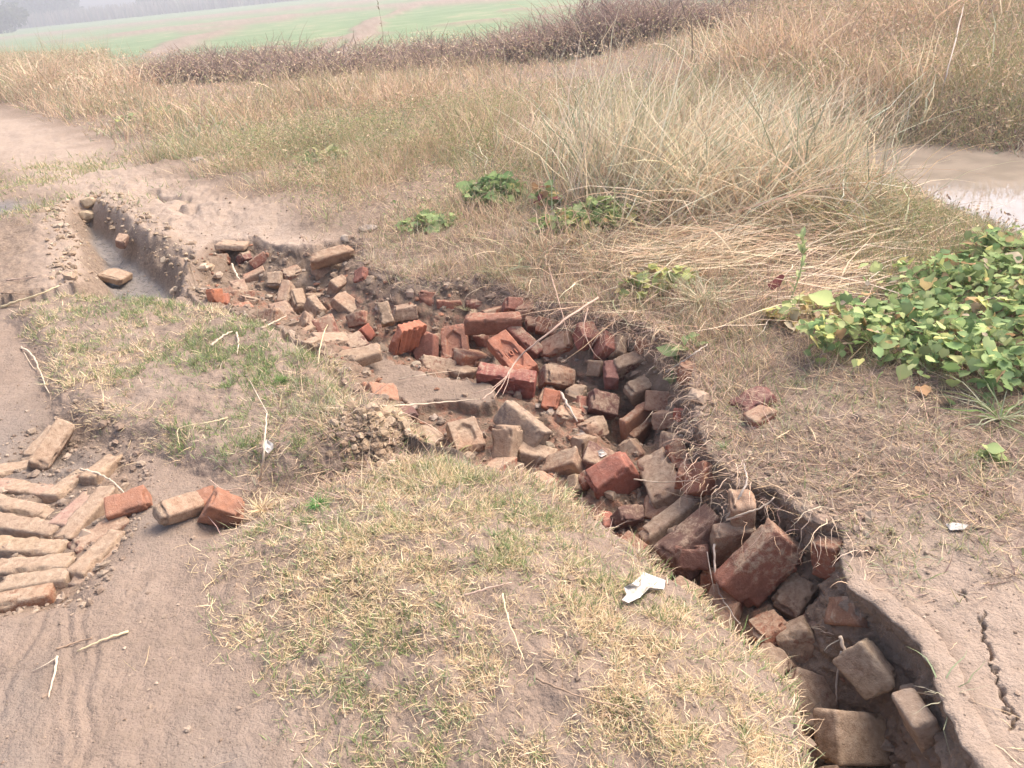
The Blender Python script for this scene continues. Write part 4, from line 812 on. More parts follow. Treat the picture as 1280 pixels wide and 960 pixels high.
# ---- leaflets and seed heads that make the weeds fluffy
def flakes(x, y, z, size, cols):
    n = len(x); A = rng.normal(size=(n, 3)); A /= np.linalg.norm(A, axis=1, keepdims=True); B = np.cross(A, rng.normal(size=(n, 3))); B /= np.linalg.norm(B, axis=1, keepdims=True)
    s = (size*rng.lognormal(0, .35, n))[:, None]; Pc = np.column_stack([x, y, z]); V = np.stack([Pc-A*s, Pc-B*s*.35, Pc+A*s, Pc+B*s*.35], 1).reshape(-1, 3)
    return V, np.arange(n*4).reshape(-1, 4), np.repeat(pick(cols, n), 4, 0)
def fl(n, x0, x1, y0, y1, dens, hfun, size, cols, lab, cat='seed heads'):
    x, y = scatter(n, x0, x1, y0, y1, dens); z = H(x, y, detail=False)+hfun(x, y)*rng.random(len(x))**.6; grass_obj('weed_leaflets', [flakes(x, y, z, size*np.interp(y, [3, 20], [.8, 2.0]), cols)], lab, cat, kind='stuff')
fl(340000, -4.5, 5, 3.2, 8.5, lambda x, y: d_mid(x, y)*np.clip(.5+1.2*fbm(x, y, 1.5, 3, 61), .03, 1), lambda x, y: np.interp(y, [3, 4.5, 6, 8.5], [.05, .13, .25, .34]), .0075, TAN+OLIVE+GREEN+[(.62, .58, .34)], 'tiny yellowish leaflets of the thin weeds behind the gully')
fl(260000, -30, 9, 8, 33, lambda x, y: d_mid(x, y)*(behind(x, y) < .4), lambda x, y: np.interp(y, [8, 11, 14, 17], [.34, .46, .55, .6]), .010, TAN+PINKS+OLIVE, 'dry seed heads of the taller tan weeds beside the dirt path')
fl(300000, 2, 14, 5.8, 20, d_right, lambda x, y: np.interp(y, [6, 8, 11, 20], [.22, .42, .62, .85]), .013, PINKS+TAN+OLIVE+MAUVE[1:2], 'fluffy seed heads of the reddish-tan weeds beyond the pond')
def d_pondedge(x, y): p = sdist(x, y, POND); return (p < .02)*(p > -.5)
fl(40000, 1.5, 7, 3, 9, d_pondedge, lambda x, y: .16+0*x, .013, GREYG+TAN+MAUVE, 'small grey-green weeds lining the pond edge', 'weeds')
x, y = scatter(16000, 1.6, 4.5, 2.8, 4.9, lambda x, y: (sdist(x, y, POND) < 0)*.8); grass_obj('short_grass', [tuftset(x, y, np.full(len(x), .10), 3, .003, GREEN+TAN+OLIVE, .5)], 'soft short green and tan grass between vine patch and pond', 'grass', kind='stuff')
# ---- turf edge drooping over the near rim of the gully
n = 3600; k = rng.integers(0, 20, n); f = rng.random(n); R0 = RIM_L[k]*(1-f[:, None])+RIM_L[k+1]*f[:, None]+rng.normal(size=(n, 2))*.025
az = np.arctan2(.6+U(-.9, .9, n), .8+U(-.9, .9, n)); kp = rng.random(n) < np.clip(.45+2.0*fbm(R0[:, 0], R0[:, 1], 7, 3, 9), .04, 1); R0 = R0[kp]; az = az[kp]; n = len(R0); q = rng.random(n) < .3
parts = [blade_arrays(np.column_stack([R0, H(R0[:, 0], R0[:, 1])-.002])[m], az[m], U(.3, 1.5, int(m.sum())), U(.2, 1.5, int(m.sum())), U(.02, .065, int(m.sum())), np.full(int(m.sum()), .0027), 4, pick(cl, int(m.sum()))) for m, cl in ((~q, STRAW), (q, GREEN))]
grass_obj('grass', parts, 'ragged straw turf fringe drooping over the near edge of the gully', 'grass', kind='stuff')
def d_over(x, y):
    d = bankd(x, y); return sst(-.04, .03, d)*(1-sst(.5, 1.1, d))*np.clip(ell(x, y, 720, 350, 1.0, .8)+.8*ell(x, y, 860, 430, .45, .45)+.5*ell(x, y, 520, 320, .7, .5), 0, 1)*np.clip(.5+1.4*fbm(x, y, 6, 3, 93), .03, 1)
x, y = scatter(38000, -1.2, 1.8, 1.8, 5.2, d_over); q = rng.random(len(x)) < .3
grass_obj('dry_weeds', [tuftset(x[~q], y[~q], np.full(int((~q).sum()), .13), 3, .0028, MAUVE+PINKS+TAN, .9, (0, 1.3), 4), tuftset(x[q], y[q], np.full(int(q.sum()), .08), 3, .003, GREEN+GREYG+OLIVE, .7, (0, 1.2), 3)], 'wiry brown and green weeds overgrowing the far rim above the brick pile', 'weeds', kind='stuff')
# ------------------------------------------------------------ a point of the ground under a pixel of the photo
def G(px, py, lift=0.0):
    d = ray(px, py); t = np.linspace(.8, 40, 1500); p = np.array([0, 0, CH])+np.outer(t, d); h = H(p[:, 0], p[:, 1], detail=False)
    k = max(1, int(np.argmax(p[:, 2] < h))); t = np.linspace(t[k-1], t[k], 20); p = np.array([0, 0, CH])+np.outer(t, d); h = H(p[:, 0], p[:, 1])
    k = int(np.argmax(p[:, 2] < h+lift)); return p[k]
# ------------------------------------------------------------ tall arching tussocks: each clump a thing (blades > seed stems)
def tussock(px, py, n, lmin, lmax, w, cols, lab, spread=.18, bias=None, lean=(.05, .5), curl=(.3, 1.5), segs=7):
    c = G(px, py); b = c[:2]+rng.normal(size=(n, 2))*spread*np.array([1.3, .8]); z = H(b[:, 0], b[:, 1], detail=False)-.01
    az = U(0, 6.283, n)
    if bias is not None: az = np.where(rng.random(n) < .65, bias+rng.normal(size=n)*.6, az)
    pr = blade_arrays(np.column_stack([b, z]), az, U(*lean, n), U(*curl, n), U(lmin, lmax, n), w*rng.lognormal(.05, .35, n), segs, pick(cols, n, var=.3))
    under = blade_arrays(np.column_stack([b+rng.normal(size=(n, 2))*spread*.5, z]), U(0, 6.283, n), U(.2, 1.1, n), U(.2, 1.2, n), U(lmin, lmax, n)*.45, w*U(.6, 1.3, n), 4, pick(MAUVE+GREYG+TAN, n))
    o = grass_obj('grass_tussock', [pr, under], lab, 'grass clump', 'tall dry grass clumps behind the gully', origin=tuple(c)); return o
CREAM = [(.84, .70, .50), (.78, .63, .44), (.88, .76, .58), (.62, .50, .36)]
tussock(770, 250, 420, 0.67, 1.16, .0052, CREAM+CREAM+GREYG, 'tallest arching cream grass clump, left end of the big dry clumps', .15, 0.5, (0, .3), (.2, 1.5))
tussock(860, 262, 520, 0.61, 1.04, .0052, CREAM+CREAM+GREYG, 'dense grey and cream grass clump right of the tallest clump, leaning right', .2, 0.3, (.2, .8))
tussock(690, 215, 340, 0.43, 0.73, .005, CREAM+GREYG+TAN, 'low greyish grass clump left of the tallest clump', .2, 0.6)
tussock(1000, 268, 420, 0.55, 0.92, .005, CREAM[:2]+GREYG+PINKS[:2], 'loose grass clump beside the near corner of the pond', .16, 1.0, (.0, .5))
tussock(935, 278, 420, 0.49, 0.85, .005, CREAM+PINKS, 'bent cream grass clump between the dense clump and the pond clump', .18, 0.1, (.3, 1.0))
tussock(900, 215, 380, 0.55, 0.85, .006, CREAM+TAN, 'pale grass clump rising behind the dense grey and cream clump', .25, 0.5)
tussock(1060, 290, 260, 0.37, 0.61, .0045, TAN+OLIVE+GREYG, 'low tangled grass clump on the pond bank, rightmost of the clumps', .15, 2.5, (.4, 1.2))
tussock(700, 318, 260, .22, .42, .0036, TAN+PINKS+GREYG, 'low wiry clump drooping over the bank left of the black hollow', .16, -1.8, (.2, 1.1))
tussock(820, 335, 220, .2, .38, .0036, TAN+CREAM[:2]+GREYG, 'low clump behind the yellowish leafy plant on the bank', .15, -1.4, (.3, 1.2))
tussock(600, 190, 300, 0.37, 0.61, .006, TAN+OLIVE, 'olive and tan clump, furthest left of the tall clumps', .22)
FAR = 'tall dry grass clumps among the far weeds'
for px, py, n, a, b, w, sp, cl, lb in [
    (1000, 95, 260, .5, .95, .009, .35, PINKS+TAN, 'reddish clump among the weeds behind the pond, left end'),
    (1105, 120, 240, .45, .8, .008, .35, PINKS+CREAM[:2], 'pinkish clump above the left part of the pond'),
    (1225, 110, 240, .45, .85, .008, .35, TAN+OLIVE, 'olive-tan clump above the right part of the pond'),
    (1150, 55, 260, .6, 1.05, .011, .5, TAN+PINKS, 'tall tan clump near the top edge left of the bare pole'),
    (1265, 40, 240, .6, 1.0, .011, .5, PINKS+MAUVE, 'brown clump at the top right corner of the weeds'),
    (930, 85, 260, .5, .9, .010, .45, PINKS+CREAM[:1]+TAN, 'pale reddish clump left of the weeds behind the pond'),
    (1060, 25, 240, .6, 1.0, .012, .6, TAN+OLIVE+PINKS, 'far clump on the skyline above the pond'),
    (60, 120, 260, .6, 1.1, .014, .9, TAN+PINKS, 'tall tan clump left of the field where the path leaves the picture'),
    (150, 118, 240, .5, .9, .013, .8, PINKS+CREAM[:1], 'pinkish clump at the left end of the green field'),
    (250, 160, 200, .35, .6, .009, .6, OLIVE+TAN, 'low olive clump beside the dirt path'),
    (400, 130, 220, .4, .7, .009, .6, TAN+OLIVE, 'tan clump in the weeds below the left dry weed'),
    (520, 135, 240, .4, .75, .009, .5, TAN+PINKS, 'tan clump in the weeds left of the big dry clumps')]:
    o = tussock(px, py, n, a, b, w, cl, lb, min(sp, .36), None, (.05, .6), (.2, 1.4), 5); o['group'] = FAR
# ------------------------------------------------------------ flattened straw
def d_straw(x, y): return np.clip(ell(x, y, 960, 330, .7, .42)+.8*ell(x, y, 1050, 395, .35, .2)+.5*ell(x, y, 860, 330, .3, .3), 0, 1)
x, y = scatter(11000, .2, 3.2, 2.4, 4.8, lambda x, y: d_straw(x, y)**1.3*(bankd(x, y) > .05)); n = len(x)
az = .12+rng.normal(size=n)*.45+np.where(rng.random(n) < .5, math.pi, 0)
parts = [blade_arrays(np.column_stack([x, y, H(x, y, detail=False)+U(.01, .10, n)*d_straw(x, y)]), az, U(1.25, 1.6, n), U(-.15, .4, n), U(.15, .5, n), .0042*U(.6, 1.3, n), 4, pick(PINKS+CREAM[:3], n))]
grass_obj('matted_straw', parts, 'thick mat of flattened pinkish straw below the tall grass clumps', 'straw', kind='stuff')
# ------------------------------------------------------------ broad-leaved plants
def leaf_mesh_arrays(P0, az, tilt, size, col, roll=None, narrow=1.0):
    """a cordate leaf folded along its midrib: 11 points, 8 quads"""
    n = len(P0)
    prof = np.array([(0, 0), (.06, .34), (.24, .50), (.46, .47), (.68, .32), (.87, .12), (1.0, 0)]); fold = .22; K = 7
    pts = []
    for u, v in prof: pts.append((u, 0, 0 if 0 < u < 1 else 0))
    L_ = [(u, v*narrow, v*fold-.10*u*u) for u, v in prof]; R_ = [(u, -v*narrow, v*fold-.10*u*u) for u, v in prof]; M_ = [(u, 0, -.10*u*u) for u, v in prof]
    L_[0] = (-.12, .22*narrow, .03); R_[0] = (-.12, -.22*narrow, .03)
    T_ = np.array(L_+M_+R_)
    F_ = np.array([[i, i+1, K+1+i, K+i] for i in range(K-1)]+[[K+i, K+1+i, 2*K+1+i, 2*K+i] for i in range(K-1)])
    S = T_[None]*size[:, None, None]*(1+rng.normal(size=(n, 3*K, 1))*.035); S[..., 2] += rng.normal(size=(n, 3*K))*size[:, None]*.025
    rl = rng.normal(size=n)*.45 if roll is None else roll
    cr, sr = np.cos(rl)[:, None], np.sin(rl)[:, None]; y1 = S[..., 1]*cr-S[..., 2]*sr; z1 = S[..., 1]*sr+S[..., 2]*cr
    ct, st = np.cos(tilt)[:, None], np.sin(tilt)[:, None]; x2 = S[..., 0]*ct+z1*st; z2 = -S[..., 0]*st+z1*ct
    ca, sa = np.cos(az)[:, None], np.sin(az)[:, None]
    V = np.stack([x2*ca-y1*sa, x2*sa+y1*ca, z2], -1)+P0[:, None]
    Cc = np.repeat(col[:, None], 3*K, 1); Cc[:, K:2*K] *= 1.12
    return V.reshape(-1, 3), (F_[None]+np.arange(n)[:, None, None]*3*K).reshape(-1, 4), Cc.reshape(-1, 3)
LEAFG = [(.24, .33, .14), (.30, .38, .17), (.20, .28, .13), (.36, .43, .19), (.43, .48, .22)]
LEAFY = [(.58, .56, .22), (.62, .50, .24), (.46, .30, .17), (.55, .45, .33)]
def plant(name, lab, cat, px, py, rx, ry, hgt, nleaf, size, cols, dead=.06, deadcols=LEAFY, group=None, stems=True, narrow=1.0, shape=None):
    c = G(px, py); root = bpy.data.objects.new(name, None); COL.objects.link(root); root.location = c; tag(root, lab, cat, group)
    n = nleaf; r = np.sqrt(rng.random(n)); a = U(0, 6.283, n); dx = r*np.cos(a)*rx; dy = r*np.sin(a)*ry
    if shape is not None:
        dx, dy = shape(n); n = len(dx); r = U(0, .8, n)
    gz = H(c[0]+dx, c[1]+dy, detail=False)-c[2]; top = hgt*(1-.55*r**2)*(1+.35*fbm(c[0]+dx, c[1]+dy, 5, 2, 33)); lz = gz+top*np.sqrt(rng.random(n))
    cc = pick(cols, n, var=.2); dm = rng.random(n) < dead; cc[dm] = pick(deadcols, int(dm.sum()))
    P0 = np.column_stack([dx, dy, lz]); az = U(0, 6.283, n); tilt = U(-.6, 1.3, n)
    V, Fq, Cc = leaf_mesh_arrays(P0, az, tilt, size*rng.lognormal(0, .33, n), cc, narrow=narrow)
    lf = mesh_obj('leaves', V, Fq, LEAF, parent=root, smooth=True, attrs=dict(col=Cc))
    if stems:
        m = max(3, n//3); k = rng.choice(n, m); B = np.column_stack([dx[k]*.7, dy[k]*.7, H(c[0]+dx[k]*.7, c[1]+dy[k]*.7, detail=False)-c[2]]); T2 = P0[k]
        dv = T2-B; ln = np.linalg.norm(dv, axis=1)+1e-4; az2 = np.arctan2(dv[:, 1], dv[:, 0]); le = np.arccos(np.clip(dv[:, 2]/ln, -1, 1))
        V, Fq, Cc = blade_arrays(B, az2, le, np.zeros(m), ln, np.full(m, .0028), 3, pick([(.26, .22, .12), (.20, .24, .10), (.32, .2, .14)], m))
        mesh_obj('stems', V, Fq, STEM, parent=root, attrs=dict(col=Cc))
    return root
VINE = poly([(995,448),(1035,408),(1095,386),(1150,358),(1220,336),(1340,310),(1420,420),(1400,560),(1290,545),(1230,530),(1150,520),(1080,500),(1010,475)])
def vine_shape(n):
    c = G(1180, 440); x = U(.8, 3.2, n*6); y = U(1.5, 3.6, n*6); s = sdist(x, y, VINE); k = (s > -.02) & (rng.random(n*6) < np.clip(.25+s*4+1.1*fbm(x, y, 6, 3, 9), .05, 1)); return (x[k]-c[0])[:n], (y[k]-c[1])[:n]
plant('vine_patch', 'big patch of bright green heart-leaved vine at the right edge', 'vine', 1180, 440, .6, .4,   .15, 2700, .033, LEAFG, .13, shape=vine_shape)
GP = 'small green broad-leaved plants among the dry grass'
plant('leafy_plant', 'dark green leafy plant at the foot of the dry grass, right of centre top', 'plant', 618, 252, .20, .16, .18, 260, .05, LEAFG[:3], group=GP)
plant('leafy_plant', 'low green plant with round leaves on the bank left of the darker leafy plant', 'plant', 538, 282, .20, .12, .07, 90, .046, LEAFG[1:4], group=GP)
plant('leafy_plant', 'faint dark green plant furthest left, in the weeds beside the dirt path', 'plant', 408, 205, .22, .14, .14, 90, .055, LEAFG[:3]+OLIVE, group=GP)
plant('leafy_plant', 'yellow-green leafy plant in front of the tallest grass clump', 'plant', 735, 285, .30, .16, .15, 260, .045, LEAFG[3:]+LEAFG[:1], .15, group=GP)
plant('leafy_plant', 'green plant with some reddish leaves under the tallest grass clump', 'plant', 685, 262, .09, .07, .2, 32, .05, LEAFG[:3]+[(.36, .14, .14), (.45, .26, .14)], .1, group=GP)
plant('leafy_plant', 'small bright green plant rooted on the rim right of the big corner brick', 'plant', 852, 432, .07, .05, .05, 14, .05, LEAFG[1:3], 0, group=GP, narrow=.7)
plant('leafy_plant', 'yellowish leafy plant between the rim roots and the flattened straw', 'plant', 822, 360, .2, .1, .1, 120, .034, LEAFG[3:]+[(.34, .36, .13)], .2, group=GP)
plant('leafy_plant', 'lone light green seedling on the litter below the vine patch', 'plant', 1238, 576, .03, .03, .05, 9, .042, LEAFG[3:], 0, group=GP)
plant('leafy_plant', 'green plant half hidden in the loose clump beside the pond', 'plant', 995, 258, .06, .05, .16, 30, .04, LEAFG[:2], 0, group=GP)
plant('leafy_plant', 'mixed yellow and green leaves at the left end of the vine patch', 'plant', 1010, 400, .16, .10, .10, 70, .04, LEAFG[3:]+LEAFY[:2], .3, group=GP)
plant('leafy_plant', 'sparse round-leaved plant standing above the vine patch near the pond', 'plant', 1235, 345, .3, .16, .16, 30, .06, [(.22, .30, .12), (.30, .33, .15), (.40, .24, .12)], .1, group=GP)
plant('leafy_plant', 'yellow-green low weed between the path and the faint dark green plant', 'plant', 310, 175, .4, .25, .14, 200, .035, [(.40, .42, .20), (.46, .44, .24), (.33, .36, .17)], .15, group=GP)
plant('leafy_plant', 'yellowish small-leaved weed right above the faint dark green plant', 'plant', 450, 165, .4, .3, .18, 240, .032, [(.42, .42, .22), (.50, .46, .27), (.34, .36, .18)], .2, group=GP)
plant('leafy_plant', 'dull green weed at the near end of the grassy path border', 'plant', 190, 150, .5, .3, .16, 160, .045, [(.33, .36, .19), (.40, .38, .22)], .2, group=GP)
# a pale milk-green upright herb and the dark leaf beside it
def herb(px, py, hgt, lab, col=(.42, .47, .24), dist=None):
    c = G(px, py)
    if dist: dd = ray(px, py); k = dist/math.hypot(dd[0], dd[1]); c = np.array([dd[0]*k, dd[1]*k, float(H(np.array([dd[0]*k]), np.array([dd[1]*k]))[0])])
    root = bpy.data.objects.new('upright_herb', None); COL.objects.link(root); root.location = c; tag(root, lab, 'plant')
    t = np.linspace(0, 1, 9); S = np.column_stack([.05*np.sin(t*2.2), .02*t, hgt*t]); tube('stem', S, [.0035*(1-.5*q) for q in t], STEM, root, col)
    k = 22; u = U(.15, 1, k); P0 = np.column_stack([.05*np.sin(u*2.2), .02*u, hgt*u]); V, Fq, Cc = leaf_mesh_arrays(P0, U(0, 6.283, k), U(-1.1, -.2, k), U(.02, .05, k), pick([col], k), narrow=.45)
    mesh_obj('leaves', V, Fq, LEAF, parent=root, attrs=dict(col=Cc)); return root
def tube(name, pts, rad, mat, parent=None, col=None, sides=6, loc=None):
    pts = np.array(pts, float); m = len(pts); rad = np.array(rad) if np.ndim(rad) else np.full(m, rad)
    T_ = np.gradient(pts, axis=0); T_ /= np.linalg.norm(T_, axis=1, keepdims=True)+1e-9; up = np.array([.13, .21, .97]); A = np.cross(T_, up); A /= np.linalg.norm(A, axis=1, keepdims=True)+1e-9; B = np.cross(T_, A)
    an = np.linspace(0, 2*math.pi, sides, endpoint=False); rr = rad[:, None]*(1+.12*rng.normal(size=(m, sides)))
    V = pts[:, None]+rr[..., None]*(np.cos(an)[None, :, None]*A[:, None]+np.sin(an)[None, :, None]*B[:, None]); V = V.reshape(-1, 3)
    i = np.arange(m-1)[:, None]*sides; j = np.arange(sides)[None]; j2 = (j+1) % sides
    Fq = np.stack([(i+j), (i+j2), (i+sides+j2), (i+sides+j)], -1).reshape(-1, 4)
    V = np.vstack([V, pts[:1], pts[-1:]]); e = len(V); jj = np.arange(sides)
    Ft = np.vstack([np.column_stack([np.full(sides, e-2), (jj+1) % sides, jj]), np.column_stack([np.full(sides, e-1), (m-1)*sides+jj, (m-1)*sides+(jj+1) % sides])])
    att = dict(col=np.tile(np.array(col if col is not None else (.5, .4, .3)), (e, 1))*np.repeat(np.append(rng.uniform(.85, 1.12, m), [1]), [sides]*m+[2])[:, None])
    return mesh_obj(name, V, [Fq, Ft], mat, parent, smooth=True, attrs=att)
herb(985, 382, .30, 'pale milky green upright herb standing before the flattened straw')
herb(478, 62, 1.15, 'dark seed-headed weed standing alone against the green field', (.30, .25, .18), 14.5)
herb(360, 98, .9, 'tall dark dry weed at the left end of the mauve grass band', (.33, .26, .2), 13)
def spiky(px, py, n, l, lab, col, w=.006, lift=0):
    c = G(px, py, lift); b = np.tile(np.zeros(3), (n, 1)); pr = blade_arrays(b, U(0, 6.283, n), U(.5, 1.3, n), U(.3, 1.3, n), U(.5, 1, n)*l, U(.7, 1.2, n)*w, 6, pick(col, n))
    o = mesh_obj('grass_plant', pr[0], pr[1], GRASS, attrs=dict(col=pr[2])); o.location = c; return tag(o, lab, 'grass plant', 'single grass plants by the gully')
spiky(1182, 872, 11, .13, 'spiky pale green grass plant hanging from the right wall at the bottom', [(.34, .37, .23), (.42, .41, .29), (.46, .38, .28)], .0045, -.02)
spiky(1055, 800, 16, .09, 'dried grey root crown with stiff stems in the lower gully', [(.5, .42, .33), (.42, .35, .27), (.58, .5, .4)], .004, .03)
spiky(398, 632, 90, .06, 'vivid green fine grass tuft between turf strip and mound', [(.13, .30, .09), (.18, .34, .12)], .003)
spiky(328, 640, 130, .09, 'cream dry grass tuft beside the orange half brick', STRAW, .003)
spiky(628, 345, 80, .22, 'pale green arching tuft on the bank above the brick course', [(.42, .46, .26), (.5, .48, .3), (.55, .45, .3)], .0042)
spiky(582, 388, 40, .10, 'small straw and green tuft hanging over the brick course', [(.45, .42, .25), (.5, .42, .28)], .003, .03)
spiky(878, 380, 150, .26, 'grey-green drooping tuft right of the yellowish leafy plant', GREYG+CREAM[:1], .0042)
spiky(1250, 525, 60, .28, 'green-grey grass tuft under the lower edge of the vine patch', GREYG+GREEN[:2], .004)
spiky(905, 562, 40, .06, 'green grass tuft on the rim above the upright orange brick end', GREEN+GREYG, .003)
spiky(352, 478, 160, .05, 'bright green grass tuft in the upper part of the turf strip', [(.18, .30, .10), (.2, .28, .1)], .003)
# ------------------------------------------------------------ twigs, straws and scraps, each a thing
WOODC = dict(pale=(.62, .50, .38), pink=(.52, .37, .29), brown=(.34, .24, .17), straw=(.66, .54, .34), grey=(.46, .39, .33))
def stick(name, pix, r, col, lab, cat='twig', branches=(), group='loose twigs and stems'):
    pts = [G(a, b, 0)+np.array([0, 0, l]) for a, b, l in pix]
    # keep the wanted pixel while lifting: slide the point back towards the viewer
    out = []
    for (a, b, l), g0 in zip(pix, pts):
        z = g0[2]; p = P(a, b, z); out.append(p)
    o = np.array(out); c = o[0].copy(); t = np.linspace(0, 1, len(o)); tt = np.linspace(0, 1, len(o)*5)
    S = np.column_stack([np.interp(tt, t, o[:, k]) for k in range(3)]); ker = np.ones(5)/5
    for k in range(3): S[2:-2, k] = np.convolve(S[:, k], ker, 'valid')
    S += rng.normal(size=S.shape)*r*.25
    rr = r*(1-.55*tt); ob = tube(name, S-c, rr, STEM, None, WOODC[col]); ob.location = c
    for br in branches:
        bo = np.array([P(a, b, G(a, b)[2]+l) for a, b, l in br]); tb = np.linspace(0, 1, len(bo)); t2 = np.linspace(0, 1, len(bo)*4)
        S = np.column_stack([np.interp(t2, tb, bo[:, k]) for k in range(3)]); tube('branch', S-c, r*.45*(1-.5*t2), STEM, ob, WOODC[col])
    return tag(ob, lab, cat, group)
stick('twig', [(748,372,.05),(712,395,.13),(685,418,.18),(660,436,.20),(645,450,.20),(634,470,.17),(620,485,.14),(603,499,.11)], .0052, 'pink',
      'long forked pale twig crossing the lettered brick from the rim roots', 'twig',
      [[(636,466,.17),(628,482,.14),(617,498,.11)], [(638,462,.17),(634,480,.14),(628,494,.11)], [(634,470,.17),(617,484,.13),(592,492,.10)]])
stick('twig', [(478,508,.05),(520,506,.06),(560,502,.06),(600,499,.03)], .0045, 'pale', 'split pale stick lying level over the dried mud slab edge')
stick('twig', [(476,507,.04),(505,516,.05),(535,530,.05),(552,543,.03)], .0035, 'pink', 'thin twig slanting down from the level stick towards the mound')
stick('stem', [(498,474,.02),(530,468,.03),(570,463,.03),(595,460,.02)], .0018, 'pale', 'thin dry stem with side shoots arching over the mud slab', 'stem', [[(543,466,.03),(550,478,.02)], [(575,463,.03),(570,478,.02)]])
stick('straw', [(397,457,.02),(400,435,.08),(405,415,.10),(410,405,.09)], .0038, 'straw', 'curved flat straw standing at the turf edge by the brownish block', 'straw')
stick('straw', [(327,410,.01),(342,403,.02),(358,395,.04)], .005, 'pale', 'short split straw above the rounded orange brick piece', 'straw')
stick('straw', [(290,330,.02),(296,345,.03),(303,355,.02)], .008, 'pale', 'pale frayed straw on the gully head wall', 'straw')
stick('straw', [(264,432,.01),(275,422,.02),(290,414,.02)], .006, 'pale', 'pale bent straw scrap on the upper turf strip, left one', 'straw')
stick('straw', [(296,416,.01),(298,428,.02),(296,442,.01)], .005, 'pale', 'pale bent straw scrap on the upper turf strip, right one', 'straw')
stick('cane', [(0,384,.01),(30,374,.02),(55,366,.03),(74,357,.02)], .0075, 'straw', 'longest pale cane at the left edge, pointing up to the puddle', 'cane')
stick('cane', [(8,350,.02),(32,348,.02),(58,344,.02)], .005, 'pink', 'thin cane lying above the longest pale cane at the left edge', 'cane')
stick('cane', [(0,366,.01),(20,367,.02),(40,368,.01)], .004, 'brown', 'short thin stem between the two canes at the left edge', 'cane')
stick('cane', [(26,434,.01),(42,444,.02),(50,465,.02),(61,492,.01)], .0055, 'pale', 'pale crooked cane on the mud left of the turf strip', 'cane', [[(30,441,.01),(40,458,.01),(48,465,.01)]])
stick('straw', [(101,586,.03),(125,592,.05),(145,605,.05),(163,625,.02)], .0045, 'pale', 'curved pale straw lying across the herringbone bricks', 'straw')
stick('cane', [(325,600,.01),(329,575,.08),(331,545,.12),(334,516,.14)], .0048, 'pale', 'upright pale stem rising from the cream tuft beside the white chip', 'stem', [[(334,516,.14),(325,500,.15),(312,475,.14)]])
stick('stem', [(285,522,.01),(262,528,.02),(235,532,.02),(220,535,.02),(225,560,.01)], .0028, 'straw', 'hooked thin straw on the turf strip above the loose bricks', 'straw')
stick('stem', [(262,600,.01),(280,614,.01),(300,610,.01),(318,616,.0)], .002, 'pink', 'thin bent stem in the hollow above the orange half brick', 'stem')
stick('cane', [(70,812,.005),(95,803,.006),(115,797,.006)], .003, 'brown', 'thin brown stick lying on the wet bare mud, lower left', 'stick')
stick('straw', [(160,789,.006),(130,799,.008),(97,814,.005)], .0035, 'straw', 'straight straw on the bare mud right of the thin brown stick', 'straw')
stick('straw', [(72,820,.008),(68,845,.008),(60,872,.005)], .0035, 'pale', 'kinked white straw on the bare mud at lower left', 'straw', [[(71,822,.01),(55,832,.01),(40,839,.005)]])
stick('stem', [(628,742,.02),(632,765,.03),(643,795,.03),(655,825,.02)], .0025, 'straw', 'longest straw lying down the middle of the mound', 'straw')
stick('stem', [(580,745,.01),(600,738,.02),(640,728,.02)], .003, 'pink', 'grey-pink stem lying level near the top of the longest mound straw', 'stem')
stick('stem', [(670,848,.01),(700,862,.02),(740,875,.02),(800,890,.01)], .0026, 'brown', 'thin brown stem lying near the bottom of the mound', 'stem')
stick('root', [(908,648,.06),(925,620,.05),(935,600,.03),(930,580,.02)], .0045, 'grey', 'thick pale root bent upward over the rim beside the brown brick end', 'root')
stick('root', [(908,650,.08),(930,642,.09),(955,634,.09),(968,622,.08)], .0035, 'pale', 'pale root reaching right above the tan smooth brick', 'root')
stick('root', [(792,599,.10),(820,603,.10),(850,602,.10),(874,600,.08)], .0025, 'pale', 'thin pale root lying across the large mud-covered brick', 'root')
stick('root', [(833,465,.03),(850,455,.05),(866,443,.05),(885,430,.03)], .0055, 'grey', 'stout grey root on the bank right of the big corner brick', 'root')
stick('root', [(700,490,.05),(712,510,.05),(722,527,.04)], .007, 'grey', 'flat splinter of wood between the bricks right of the lettered ones', 'splinter')
stick('root', [(893,680,.10),(893,715,.10),(900,745,.08),(925,780,.05)], .0038, 'grey', 'drooping grey stem hanging left of the biggest brick', 'stem', [[(884,690,.1),(888,715,.1),(893,740,.08)]])
stick('root', [(1050,795,.07),(1060,825,.07),(1073,860,.05)], .0050, 'pale', 'pale pointed root stub sticking down into the lower gully', 'root')
stick('root', [(1052,815,.05),(1045,850,.05),(1046,880,.04)], .0038, 'grey', 'grey curved root left of the pale pointed stub', 'root')
stick('root', [(686,335,.05),(698,375,.03),(705,400,.05),(712,430,.05)], .0036, 'pink', 'pink root hanging down the bank left of the black hollow', 'root')
stick('root', [(735,385,.06),(728,410,.08),(740,440,.08),(752,450,.06)], .0026, 'pink', 'looped orange-pink root hanging across the wall row', 'root')
stick('cane', [(1205,5,.4),(1192,60,.3),(1180,105,.2),(1172,135,.02)], .007, 'grey', 'tall bare pole leaning in the weeds beyond the pond', 'pole')
